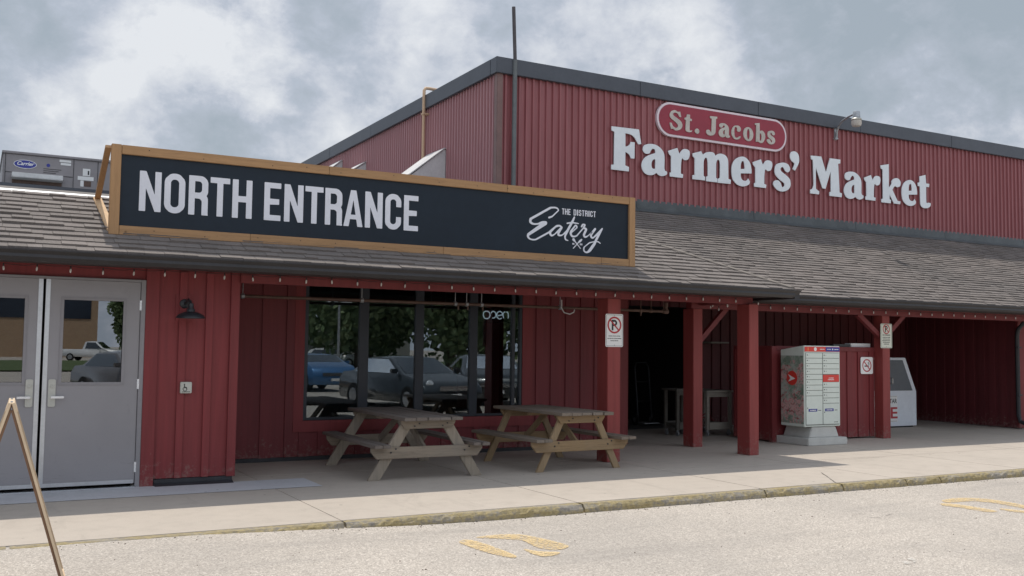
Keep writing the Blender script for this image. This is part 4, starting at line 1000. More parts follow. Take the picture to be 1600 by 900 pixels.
for xx in (.275, 1.075, 1.37): m.box(kx(xx), kx(xx)+.008, 17.992, 17.9995, 3.4, kz(3.98))
m.box(kx(.28), kx(1.07), 17.992, 17.9995, kz(3.735), kz(3.735)+.008); m.build('panel_seams', 'black_metal', q)
curve_mesh([disc(kx(.505), kz(3.852), kx(.135), .074)], 'badge_rim', 'label_white', q, 17.990, .008)
curve_mesh([disc(kx(.505), kz(3.852), kx(.126), .064)], 'badge', 'tag_blue', q, 17.986, .008)
text('Carrier', 'badge_text', 'label_white', q, kx(.405), kz(3.838), .085, 17.985, .003, width=kx(.20), bold=.002, shear=.35)
curve_mesh([disc(kx(.775), kz(3.865), .028)], 'small_badge', 'tag_blue', q, 17.994, .004)
m = MB(); m.box(kx(.905),kx(1.045),17.993,17.999,kz(3.925),kz(3.955)); m.box(kx(.92),kx(1.045),17.993,17.999,kz(3.885),kz(3.915)); m.build('warning_label', 'label_white', q)
m = MB(); m.box(kx(1.19),kx(1.28),17.993,17.999,kz(3.77),kz(3.865)); m.box(kx(1.13),kx(1.325),17.9915,17.998,kz(3.71),kz(3.76)); m.box(kx(1.165),kx(1.205),17.993,17.999,kz(3.625),kz(3.705)); m.build('rating_label', 'label_white', q)
m = MB(); m.box(kx(1.21),kx(1.295),17.993,17.999,kz(3.63),kz(3.70)); m.build('worn_label', 'brown_pipe', q)
m = MB()
m.box(kx(1.25),kx(1.268),17.990,17.9928,kz(3.785),kz(3.84))
m.build('label_print', 'label_black', q)
m = MB()
for i in range(3): m.box(kx(.72), kx(.93-.03*i), 17.9935, 17.999, kz(3.815-i*.025), kz(3.815-i*.025)+.006)
m.build('fine_print', 'label_black', q)

# ================================================================== LIGHTS, PIPES AND FITTINGS UNDER THE EAVES
q = thing('wall_lamp', 'black barn style lamp with a wide round shade on the red column beside the door', 'lamp', (2.07,11.4,1.8))
m = MB(); m.lathe([(0,.030),(.030,.030),(.050,.022),(.056,.010),(.056,0)], (2.075,11.425,2.015), (0,-1,0)); m.build('wall_plate', 'black_metal', q, 0, True)
m = MB(); m.tube([(2.075,11.41,2.015),(2.08,11.34,2.035),(2.09,11.28,2.055),(2.10,11.23,2.035),(2.105,11.21,1.99)], .016, 10); m.build('arm', 'black_metal', q, 0, True)
m = MB(); m.lathe([(.018,.155),(.028,.15),(.032,.10),(.045,.085),(.046,.062),(.075,.055),(.13,.030),(.155,0),(.158,-.012),(.152,-.012),(.148,0),(.12,.022),(.05,.045),(0,.05)], (2.105,11.21,1.86), n=36); m.build('shade', 'black_metal', q, 0, True)
q = thing('access_button', 'small square door opener button plate on the red column under the lamp', 'push button', (2.11,11.4,1.08))
MB().box(2.05,2.175,11.375,11.4095,1.015,1.14).build('box', 'plate_metal', q, .006)
curve_mesh([[(a+2.1,b+1.075) for a,b in p] for p in ([(-.012,.03),(-.002,.03),(0,.012),(.018,.01),(.026,-.018),(.018,-.02),(.012,-.002),(-.008,-.002)],)], 'wheelchair_symbol', 'label_black', q, 11.372, .003)
m = MB(); m.lathe([(.018,0),(.024,0),(.024,.003),(.018,.003),(.018,0)], (2.10,11.374,1.062), (0,-1,0), 18); m.cyl((2.093,11.374,1.113),(2.093,11.371,1.113),.007); m.box(2.07,2.155,11.372,11.3745,1.028,1.034); m.build('symbol_ring', 'label_black', q)
# string lights
def bulb_mesh(m, x, y, z, tilt=0):
    m.lathe([(0,-.046),(.006,-.042),(.0095,-.032),(.011,-.020),(.008,-.004),(.006,0)], (x,y,z), (math.sin(tilt),0,math.cos(tilt)), 10)
def light_string(name, label, pts, wire):
    r = thing(name, label, 'string lights', pts[0])
    MB().tube(wire, .0028, 5).build('wire', 'black_rubber', r)
    for (x, y, z) in pts:
        b_ = MB(); bulb_mesh(b_, x, y, z-.018, random.uniform(-.15,.15)); b = b_.build('bulb', 'bulb_glass', r, 0, True)
        s_ = MB(); s_.cyl((x,y,z-.020), (x,y,z+.012), .0065, .0075, 8); s = s_.build('socket', 'black_rubber', r); s.parent = b
    return r
def run(x0, x1, y, z, step=.317, sag=.015):
    pts, wire = [], []; x = x0
    while x < x1:
        zz = z+random.uniform(-.006,.006); pts.append((x, y, zz))
        for t in (0,.25,.5,.75): wire.append((x+step*t, y, zz+.012-sag*math.sin(math.pi*t)))
        x += step*random.uniform(.97,1.03)
    return pts, wire
pa, wa = run(.25, 10.3, 11.335, 2.362)
light_string('string_lights', 'string of small clear bulbs hanging under the wing eave above the doors and window', pa, wa)
cp = [(10.50,11.30,2.33),(10.47,11.50,2.26),(10.50,11.75,2.30),(10.50,12.0,2.33),(10.50,12.20,2.27),(10.48,12.38,2.31)]
pb, wb = run(10.62, 21.2, 12.49, 2.345)
light_string('string_lights', 'string of small clear bulbs along the eave of the long canopy at the right', cp+pb, [(p[0],p[1],p[2]+.012) for p in cp]+wb)
# sprinkler / heating pipe with droppers
q = thing('overhead_pipe', 'thin brown pipe with fittings running under the wing eave across the window', 'pipe', (5.8,12.6,2.2))
MB().tube([(2.70,12.6,2.185),(9.74,12.6,2.185)], .022, 10).build('pipe', 'brown_pipe', q, 0, True)
for x in (3.0,4.6,6.0,6.18,6.42,7.75,9.25,9.45,9.70):
    m = MB(); m.cyl((x,12.6,2.17),(x,12.6,2.56),.006,.006,8); m.cyl((x-.02,12.6,2.185),(x+.02,12.6,2.185),.033,.033,12); m.build('hanger', 'zinc' if x<9 else 'brown_pipe', q)
m = MB(); m.cyl((9.70,12.6,2.185),(9.78,12.6,2.185),.04,.04,12); m.cyl((9.75,12.6,2.15),(9.75,12.6,2.32),.028,.028,10)
for x in (6.05,6.2,6.44,9.25): m.cyl((x,12.6,2.16),(x,12.6,2.10),.014,.010,8)
m.build('valve', 'brown_pipe', q)
m = MB(); m.tube([(7.76,12.57,2.30),(7.755,12.56,2.17),(7.80,12.56,2.11),(7.90,12.56,2.09),(7.97,12.56,2.12),(7.99,12.57,2.16)], .009, 6); m.build('loose_cable', 'white_plastic', q, 0, True)
# neon word in the window
q = thing('neon_sign', 'white neon tube sign reading open in lowercase inside the last window pane', 'neon sign', (7.0,13.3,2.0))
for key, P_ in NEON.items():
    pts = [(a, 13.28, b) for a, b in P_]; sm = []
    for i in range(len(pts)-1):
        p0,p1,p2,p3 = pts[max(i-1,0)],pts[i],pts[i+1],pts[min(i+2,len(pts)-1)]
        for k in range(5):
            t=k/5; sm.append(tuple(.5*((2*p1[d])+(-p0[d]+p2[d])*t+(2*p0[d]-5*p1[d]+4*p2[d]-p3[d])*t*t+(-p0[d]+3*p1[d]-3*p2[d]+p3[d])*t**3) for d in (0,1,2)))
    MB().tube(sm+[pts[-1]], .0085, 8).build('tube', 'neon_white', q, 0, True)
MB().box(6.76,7.26,13.30,13.31,1.95,1.965).build('mount_bar','black_metal',q)

# ================================================================== SIGNS ON POSTS
def ring(cx_, cz_, ro, ri, n=32): return [disc(cx_, cz_, ro, n=n), disc(cx_, cz_, ri, n=n)]
def slash(cx_, cz_, r, w): 
    a = math.radians(135); dx, dz = math.cos(a), math.sin(a); nx, nz = -dz*w/2, dx*w/2
    return [(cx_+dx*r+nx, cz_+dz*r+nz), (cx_+dx*r-nx, cz_+dz*r-nz), (cx_-dx*r-nx, cz_-dz*r-nz), (cx_-dx*r+nx, cz_-dz*r+nz)]
def pshape(cx_, cz_, h):
    w = h*.62; s_ = h*.19; xs_ = np.arange(-.1*h, w+.1*h, h/70); zs_ = np.arange(-.05*h, 1.05*h, h/70); X, Z = np.meshgrid(xs_, zs_)
    f = np.maximum(sdf_rr(X,Z,0,s_,0,h), np.minimum(np.maximum(sdf_rr(X,Z,0,w,.40*h,h,.3*h), sdf_rr(X,Z,0,w*.5,.40*h,h)), -np.maximum(sdf_rr(X,Z,s_,w-s_,.40*h+s_,h-s_,.11*h), sdf_rr(X,Z,s_,w*.5,.40*h+s_,h-s_))))
    return [[(p[0]+cx_-w/2, p[1]+cz_-h/2) for p in lp] for lp in contour(f, xs_[0], zs_[0], h/70)]
def smalltext(root, x0, x1, z, h, y, mat='label_black', seed=0):
    rr = random.Random(seed); m = MB(); x = x0
    while x < x1-.004:
        w = rr.uniform(.005,.013); m.box(x, min(x+w, x1), y, y+.0012, z+rr.uniform(0,h*.15), z+h*rr.uniform(.8,1)); x += w+rr.choice((.0025,.0025,.006))
    m.build('small_print', mat, root)
def parking_sign(x0, x1, z0, z1, y, mat, label, black='label_black', red='label_crimson', lines=(), title=None, ringr=None, rc=None):
    r = thing('parking_sign', label, 'sign', ((x0+x1)/2, y, z0))
    curve_mesh([rrect(x0, x1, z0, z1, .022)], 'plate', mat, r, y, .003)
    b = .012; o_ = rrect(x0+b, x1-b, z0+b, z1-b, .012); i_ = rrect(x0+b+.004, x1-b-.004, z0+b+.004, z1-b-.004, .010)
    curve_mesh([o_, i_], 'border_line', black, r, y-.0012, .001)
    cx_ = (x0+x1)/2; cz_ = rc; R = ringr
    for c in pshape(cx_, cz_, R*1.25), : curve_mesh(c, 'letter', black, r, y-.0014, .001)
    curve_mesh(ring(cx_, cz_, R, R*.80), 'ring', red, r, y-.0018, .001); curve_mesh([slash(cx_, cz_, R*.9, R*.17)], 'slash', red, r, y-.0030, .001)
    for i, (a, b_, z, h) in enumerate(lines): smalltext(r, cx_-a, cx_+b_, z, h, y-.0016, black, i+3)
    if title: text(title, 'title', black, r, cx_-.10, title_z, .03, y-.001, .001, width=.20, bold=.0008)
    m = MB()
    for z in (z0+.025, z1-.025): m.cyl((cx_, y-.001, z), (cx_, y-.006, z), .006, .005, 10)
    m.build('bolts', 'zinc', r); return r
parking_sign(7.725, 8.020, 1.60, 2.06, 11.343, 'label_white', 'white no parking sign with red ring on the red post beside the picnic table', lines=((.10,.10,1.745,.012),(.115,.115,1.712,.012),(.065,.065,1.68,.012)), ringr=.118, rc=1.905)
title_z = 1.885
parking_sign(14.645, 14.950, 1.655, 2.105, 12.552, 'label_cream', 'cream no parking sign with a block of small text on the canopy post', black='label_black', red='label_crimson', lines=((.10,.10,1.845,.014),(.095,.095,1.815,.014),(.11,.10,1.785,.014),(.095,.10,1.755,.014),(.07,.07,1.722,.014)), title='NO PARKING', ringr=.092, rc=2.005)
r = thing('no_smoking_sign', 'white no smoking sign with red ring on the red board enclosure', 'sign', (14.47,12.7,1.18))
ys = 12.722; curve_mesh([rrect(14.31,14.63,1.175,1.485,.03)], 'plate', 'label_white', r, ys, .003)
curve_mesh([[(a+14.47,b+1.33) for a,b in ((-.06,.0),(.05,-.0),(.05,-.022),(-.06,-.022))]], 'cigarette', 'label_black', r, ys-.0014, .001)
m = MB(); m.tube([(14.53,ys-.002,1.338),(14.535,ys-.002,1.36),(14.515,ys-.002,1.375),(14.52,ys-.002,1.40)], .003, 5); m.tube([(14.512,ys-.002,1.338),(14.516,ys-.002,1.355),(14.50,ys-.002,1.365),(14.503,ys-.002,1.39)], .003, 5); m.build('smoke_mark', 'label_black', r)
curve_mesh(ring(14.47,1.33,.118,.097), 'ring', 'label_crimson', r, ys-.0018, .001); curve_mesh([slash(14.47,1.33,.108,.02)], 'slash', 'label_crimson', r, ys-.003, .001)

# ================================================================== RED BOARD ENCLOSURE, MAILBOX, ICE CHEST
q = thing('board_enclosure', 'waist high red board enclosure standing behind the mailbox under the canopy', 'fence', (13.4,12.75,0))
m = MB(); siding(m, 12.24, 14.68, 12.76, .03, 1.60, .29, .13, .018); m.build('front_boards', 'red_wood', q)
m = MB(); siding_x(m, 12.17, 12.80, 13.72, .03, 1.60, -1, .29, .13); m.build('side_boards', 'red_wood', q)
m = MB(); m.box(12.135,12.24,12.725,12.80,0,1.66); m.box(12.24,14.69,12.728,12.79,1.585,1.665); m.box(12.15,12.22,12.80,13.72,1.60,1.665); m.build('frame_boards', 'red_beam', q, .004)
tag(MB().box(13.70,14.13,12.80,12.90,1.667,1.715).build('dark_box','black_metal',None,.004), 'thin dark box lying on top of the red board enclosure, left of the pale one', 'box')
m = MB(); m.box(14.15,14.66,12.80,12.95,1.667,1.735); tag(m.build('light_fitting', 'white_plastic', None, .006), 'long pale grey box lying on top of the red board enclosure', 'box')
B = thing('community_mailbox', 'pale grey community mailbox cabinet with numbered doors on a stepped concrete base', 'mailbox', (12.68,12.37,0))
m = MB(); m.box(12.245,13.165,12.00,12.84,0,.125); m.prism([(12.36,.125),(13.07,.125),(12.99,.305),(12.44,.305)], 'y', 12.10, 12.70); 
m.build('concrete_base', 'concrete_base', B, .012)
bx0, bx1, by0, by1 = 12.245, 13.085, 12.085, 12.63
m = MB(); m.prism([(by0,.31),(by0,1.668),(by0+.02,1.672),(by1,1.60),(by1,.31)], 'x', bx0, bx1); m.build('cabinet', 'mail_grey', B, .008)
m = MB(); m.prism([(by0+.012,.36),(by0+.012,1.50),(by1-.012,1.50),(by1-.012,.36)], 'x', bx0-.004, bx0-.0005); m.build('printed_side', 'flower_print', B)
def on_side(loops_yz, name, mat, x, d=.0015):
    for lp in loops_yz:
        MB().prism(lp, 'x', x-d, x).build(name, mat, B)
cy_, cz_ = 12.36, 1.12
on_side([[(cy_+.122*math.cos(t*math.pi/14), cz_+.122*math.sin(t*math.pi/14)) for t in range(28)]], 'post_badge', 'label_red', bx0-.0045)
on_side([[(cy_+.085,cz_+.062),(cy_-.08,cz_-.008),(cy_+.085,cz_-.062),(cy_+.035,cz_-.004)]], 'badge_wing', 'label_white', bx0-.0065)
m = MB(); m.box(bx0+.03,bx1-.03,by0-.006,by0-.0005,.335,1.555); m.build('door_frame', 'seam_grey', B, .002)
m = MB(); m.box(bx0+.012,bx1-.006,by0-.0055,by0-.0005,1.572,1.655); hd = m.build('header_strip', 'label_red', B)
m = MB(); m.box(bx0+.50,bx1-.012,by0-.008,by0-.006,1.578,1.650); m.build('header_blue', 'tag_blue', B)
curve_mesh([disc(bx0+.255,1.614,.032)], 'header_disc', 'label_white', B, by0-.0085, .002); curve_mesh([disc(bx0+.66,1.614,.014)], 'header_dot', 'label_white', B, by0-.0105, .002)
text('1', 'header_number', 'label_gold', B, bx0+.07, 1.588, .075, by0-.006, .002, bold=.002)
for i,(a,b) in enumerate(((.36,.47),(.53,.62),(.70,.80))): smalltext(B, bx0+a, bx0+b, 1.605, .016, by0-.0095, 'label_white', 20+i)
def mdoor(x0, x1, z0, z1, num=None, mat='mail_grey'):
    z0 += .004; q = MB(); q.box(x0, x1, by0-.014, by0-.0065, z0, z1); d = q.build('mail_door', mat, B, .003)
    q = MB(); q.cyl((x0+.028, by0-.0145, z0+(z1-z0)*.58), (x0+.028, by0-.018, z0+(z1-z0)*.58), .009, .009, 12); o = q.build('lock', 'black_metal', B); o.parent = d
    if num: o = text(num, 'number', 'label_black', B, x0+.062, z0+(z1-z0)*.45, .026, by0-.0145, .001); o.parent = d
cw = (bx1-bx0-.07)/2; xl, xr_ = bx0+.032, bx0+.040+cw
zt_ = 1.548; hh = .0905
for i in range(8): mdoor(xl, xl+cw-.006, zt_-(i+1)*hh+.004, zt_-i*hh, str(i+1))
mdoor(xl, xl+cw-.006, .345, zt_-8*hh, None)
zc = zt_
for i in range(4): mdoor(xr_, xr_+cw-.006, zc-hh+.004, zc, str(i+9)); zc -= hh
m = MB(); m.box(xr_,xr_+cw-.006,by0-.0145,by0-.0065,zc-.125,zc-.004); m.build('mail_slot_label', 'label_red', B, .002)
smalltext(B, xr_+.13, xr_+.25, zc-.068, .016, by0-.016, 'label_white', 31); smalltext(B, xr_+.11, xr_+.26, zc-.096, .016, by0-.016, 'label_white', 32); zc -= .13
for i in range(4): mdoor(xr_, xr_+cw-.006, zc-hh+.004, zc, str(i+13)); zc -= hh
mdoor(xr_, xr_+cw-.006, .345, zc, None)
for x in (xl+.05, xr_+.04):
    m = MB(); m.box(x,x+.20,by0-.0165,by0-.0147,.565,.61); m.build('blue_label', 'tag_blue', B); smalltext(B, x+.03, x+.17, .578, .018, by0-.0185, 'label_white', int(x*10)); m = MB(); m.box(x+.225,x+.29,by0-.0155,by0-.0145,.578,.588); m.build('label_line','label_black',B)
smalltext(B, xr_+.25, xr_+.34, .375, .012, by0-.0155, 'label_black', 44)
Q = thing('ice_chest', 'white ice chest with slanted end and grey side panel behind the canopy post', 'freezer', (17,14.7,0))
pr = [(15.95,.03),(17.77,.03),(17.77,.755),(17.44,1.47),(15.95,1.47)]
m = MB(); m.prism(pr, 'y', 14.30, 15.25); m.build('body', 'ice_white', Q, .010)
m = MB(); m.prism([(16.05,.775),(17.64,.775),(17.34,1.42),(16.05,1.42)], 'y', 14.288, 14.299); m.build('side_panel', 'ice_panel', Q, .004)
m = MB(); m.box(16.0,17.7,14.34,15.2,0,.03); m.build('plinth', 'black_rubber', Q)
m = MB(); m.box(16.30,17.17,14.2965,14.2995,.12,.67); m.build('decal', 'label_white', Q)
text('STAR', 'decal_word', 'label_black', Q, 16.875, .515, .13, 14.2955, .001, width=.275, bold=.002); text('E', 'decal_letter', 'label_crimson', Q, 16.93, .20, .33, 14.2955, .001, width=.21, bold=.006)
m = MB(); m.box(16.33,17.15,14.2950,14.296,.655,.66); m.box(16.33,17.15,14.2950,14.296,.135,.14); m.build('decal_lines', 'label_black', Q)
m = MB(); m.tube([(16.92,14.27,1.04),(16.94,14.22,1.04),(16.94,14.22,.93),(16.92,14.27,.93)], .012, 8); m.build('latch', 'chrome', Q, 0, True)
q = thing('rain_downspout', 'dark downspout at the corner of the bay with a long outlet lying on the pavement', 'drainpipe', (19.40,13.1,0))
m = MB(); m.tube([(19.40,12.70,2.42),(19.40,12.85,2.30),(19.40,13.03,2.10),(19.40,13.06,1.95),(19.40,13.06,.30),(19.40,13.02,.16),(19.42,12.80,.08),(19.5,12.3,.06)], .045, 8); m.build('pipe', 'black_metal', q, 0, True)
m = MB()
for z in (.7,1.7): m.box(19.345,19.455,13.0,13.075,z,z+.03)
m.build('strap', 'black_metal', q)
tag(MB().box(13.0,13.48,15.35,15.90,1.72,1.75).build('wall_shelf','cart_wood',None,.003), 'small pale shelf board on the dark wall behind the wing posts', 'shelf')
def cart(x0, x1, y0, y1, zt, label, wd='cart_wood'):
    r = thing('wheeled_cart', label, 'cart', ((x0+x1)/2,(y0+y1)/2,0), 0, 'wooden carts in the loading passage')
    MB().box(x0-.03,x1+.03,y0-.03,y1+.03,zt-.035,zt).build('top', wd, r, .004)
    MB().box(x0+.02,x1-.02,y0+.01,y0+.035,zt-.12,zt-.037).build('top_rail',wd,r,.003); m = MB(); m.box(x0+.05,x1-.05,y0-.015,y0+.021,.12,.25); m.box(x0+.05,x1-.05,y1-.021,y1,.12,.25); m.box(x0+.02,x1-.02,y0+.02,y1-.02,.20,.225); m.build('lower_shelf', wd, r, .003)
    for x in (x0,x1-.06):
        for y in (y0,y1-.05): MB().box(x,x+.06,y,y+.05,.11,zt-.037).build('leg', wd, r, .003)
    for x in (x0+.04,x1-.04):
        for y in (y0+.04,y1-.04):
            m = MB(); m.cyl((x-.014,y,.045),(x+.014,y,.045),.045,.045,16); m.box(x-.02,x+.02,y-.015,y+.015,.06,.11); m.build('caster', 'zinc', r, .002)
    return r
cart(11.87, 12.46, 14.12, 14.9, .835, 'pale wooden cart on casters between the two red wing posts')
cart(11.36, 11.80, 14.35, 14.75, .86, 'darker wooden cart half hidden behind the rear red wing post', 'cart_wood_dark')
m = MB(); m.tube([(11.95,14.5,.24),(12.05,14.5,.34),(12.17,14.45,.42),(12.28,14.5,.30),(12.36,14.5,.24)], .012, 6); m.tube([(11.98,14.6,.26),(12.15,14.55,.31),(12.33,14.6,.25)], .012, 6); tag(m.build('tangled_rope', 'red_wood', None, 0, True), 'tangle of dark cord lying on the lower shelf of the pale cart', 'cord')
def trolley(x, y, label):
    r = thing('hand_trolley', label, 'hand trolley', (x,y,0), 0, 'hand trolleys in the dark passage')
    m = MB(); m.tube([(x,y,.15),(x,y+.12,1.2),(x+.05,y+.14,1.3),(x+.30,y+.14,1.3),(x+.35,y+.12,1.2),(x+.35,y,.15)], .016, 8); m.bar((x,y+.04,.5),(x+.35,y+.04,.5),.03,.01); m.bar((x,y+.08,.9),(x+.35,y+.08,.9),.03,.01); m.build('frame', 'black_metal', r, 0, True)
    MB().box(x-.02,x+.37,y-.25,y,.05,.065).build('toe_plate', 'zinc', r)
    for a in (x-.05,x+.36):
        q = MB(); q.cyl((a,y+.06,.12),(a+.045,y+.06,.12),.12,.12,20); w = q.build('wheel', 'tyre', r, .01); q = MB(); q.cyl((a-.003,y+.06,.12),(a+.048,y+.06,.12),.05,.05,14); o = q.build('hub', 'rim', r); o.parent = w
trolley(11.3, 17.2, 'dim hand trolley farther left inside the dark loading passage'); trolley(12.2, 16.7, 'dim hand trolley nearer the post inside the dark loading passage')
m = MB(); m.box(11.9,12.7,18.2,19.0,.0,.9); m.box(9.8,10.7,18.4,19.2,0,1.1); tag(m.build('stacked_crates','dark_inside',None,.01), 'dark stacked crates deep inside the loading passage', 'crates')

# ================================================================== PICNIC TABLES
def picnic_table(label, loc, rz, L, W, H_, legx, legy, benchx, mats, seed, bz=.425, bh2=.10, hw=.07):
    rnd = random.Random(seed); top, cross, leg = mats
    r = thing('picnic_table', label, 'picnic table', loc, rz, 'picnic tables in front of the window')
    B_ = lambda m, n, mt: m.build(n, mt, r, .004, local=True)
    m = MB(); n = 5; w = W/n
    for i in range(n):
        a = -W/2+i*w; e1, e2 = rnd.uniform(-.02,.02), rnd.uniform(-.02,.02); m.box(a+.004, a+w-.004, -L/2+e1, L/2+e2, H_-.038+rnd.uniform(-.002,.002), H_+rnd.uniform(-.003,.003))
    B_(m, 'tabletop', top)
    for s_ in (-1, 1):
        m = MB(); a = s_*benchx
        m.box(a-bh2, a-.003, -L/2+rnd.uniform(-.03,.03), L/2+rnd.uniform(-.03,.03), bz-.038, bz); m.box(a+.003, a+bh2, -L/2+rnd.uniform(-.03,.03), L/2, bz-.038, bz+.001)
        B_(m, 'bench', top)
        for e_ in (-1, 1):
            y = e_*legy; t = .04
            # sloping leg, foot cut level
            m = MB(); x0, x1 = s_*(legx-.01), s_*(W*.5-.15)
            m.prism([(x0-hw, 0), (x0+hw, 0), (x1+hw, H_-.04), (x1-hw, H_-.04)], 'y', y-t/2, y+t/2); B_(m, 'leg', leg)
    for e_ in (-1, 1):
        y = e_*(legy+.042); bh = .135; z1 = bz-.039; bxx = benchx+bh2-.01
        m = MB(); m.prism([(-bxx+.07, z1-bh), (bxx-.07, z1-bh), (bxx, z1-.05), (bxx, z1), (-bxx, z1), (-bxx, z1-.05)], 'y', y-.02, y+.02); B_(m, 'bench_support', cross)
        z1 = H_-.040; m = MB(); ch_ = W*.5-.03; m.prism([(-ch_+.05, z1-.10), (ch_-.05, z1-.10), (ch_, z1-.03), (ch_, z1), (-ch_, z1), (-ch_, z1-.03)], 'y', y-.02, y+.02); B_(m, 'top_cleat', cross)
        m = MB()
        for s_ in (-1, 1):
            for (dx, dz, zz) in ((0,0,bz-.10),(.06,.04,bz-.06)): m.cyl((s_*(legx-.20)+dx, y-e_*-.0205, zz), (s_*(legx-.20)+dx, y+e_*.0285, zz), .010, .010, 8)
            for (dx, zz) in ((0,H_-.11),(.06,H_-.08)): m.cyl((s_*(W*.5-.20)+dx, y+e_*.0205, zz), (s_*(W*.5-.20)+dx, y+e_*.0285, zz), .009, .009, 8)
        m.build('bolts', 'black_metal', r, local=True)
        m = MB(); m.bar((0, e_*(legy-.03), bz-.10), (0, e_*.12, H_-.06), .035, .085, (0,0,1)); B_(m, 'brace', leg)
    m = MB(); m.box(-W/2+.05, W/2-.05, -.045, .045, H_-.076, H_-.040); B_(m, 'middle_cleat', cross)
    return r
G3 = ('table_wood_grey','table_wood_grey_cross','table_wood_grey_leg'); T3 = ('table_wood_tan','table_wood_tan_cross','table_wood_tan_leg')
picnic_table('weathered grey picnic table, left of the two, standing nearer the doors', (4.838,11.688,0), -.024, 2.12, .76, .735, .673, .832, .625, G3, 3, .425, .10, .075)
picnic_table('yellower brown picnic table, right of the two, beside the post with the no parking sign', (6.928,11.476,0), .030, 1.76, .80, .75, .615, .675, .64, T3, 5, .425, .12, .052)

# ================================================================== SANDWICH BOARD at the left edge
A = thing('sandwich_board', 'wooden folding sandwich board seen edge on at the left edge of the photo', 'sandwich board', (.22,6.55,0), math.radians(-2))
zb = lot_z(.22,6.5)+.004; zt2 = 1.195; ln = .62; spread = .375
for s_ in (-1, 1):
    rt = MB(); a = Vector((s_*.012, 0, zt2)); b = Vector((s_*spread, 0, zb)); d = (b-a).normalized(); nrm = Vector((-d.z, 0, d.x))*s_
    if nrm.x*s_ < 0: nrm = -nrm
    def board(m, u0, u1, y0, y1, t0, t1):
        Lb = (b-a).length; P0, P1 = a+d*u0*Lb, a+d*u1*Lb; vs = []
        for p in (P0, P1):
            for (y, t) in ((y0,t0),(y1,t0),(y1,t1),(y0,t1)): vs.append(p+Vector((0,y,0))+nrm*t)
        m.add(vs, [(0,3,2,1),(4,5,6,7),(0,1,5,4),(1,2,6,5),(2,3,7,6),(3,0,4,7)])
    m = MB()
    for y in (0, ln-.045): board(m, 0, 1, y, y+.045, -.012, .003)
    board(m, .0, .05, .045, ln-.045, -.016, .004); board(m, .90, .95, .045, ln-.045, -.016, .004); m.build('frame', 'pale_wood', A, .002, local=True)
    m = MB(); board(m, .01, .93, .004, ln-.004, -.016, -.0122); m.build('board', 'dark_stained_wood', A, local=True)
    m = MB()
    for y in (.001, ln-.044): board(m, .03, .995, y, y+.043, -.027, -.0162)
    m.build('inner_frame', 'dark_stained_wood', A, .002, local=True)
m = MB()
for y in (.10,.48): m.cyl((0,y,zt2-.004),(0,y+.06,zt2-.004),.009,.009,8)
m.build('hinge', 'zinc', A, local=True)

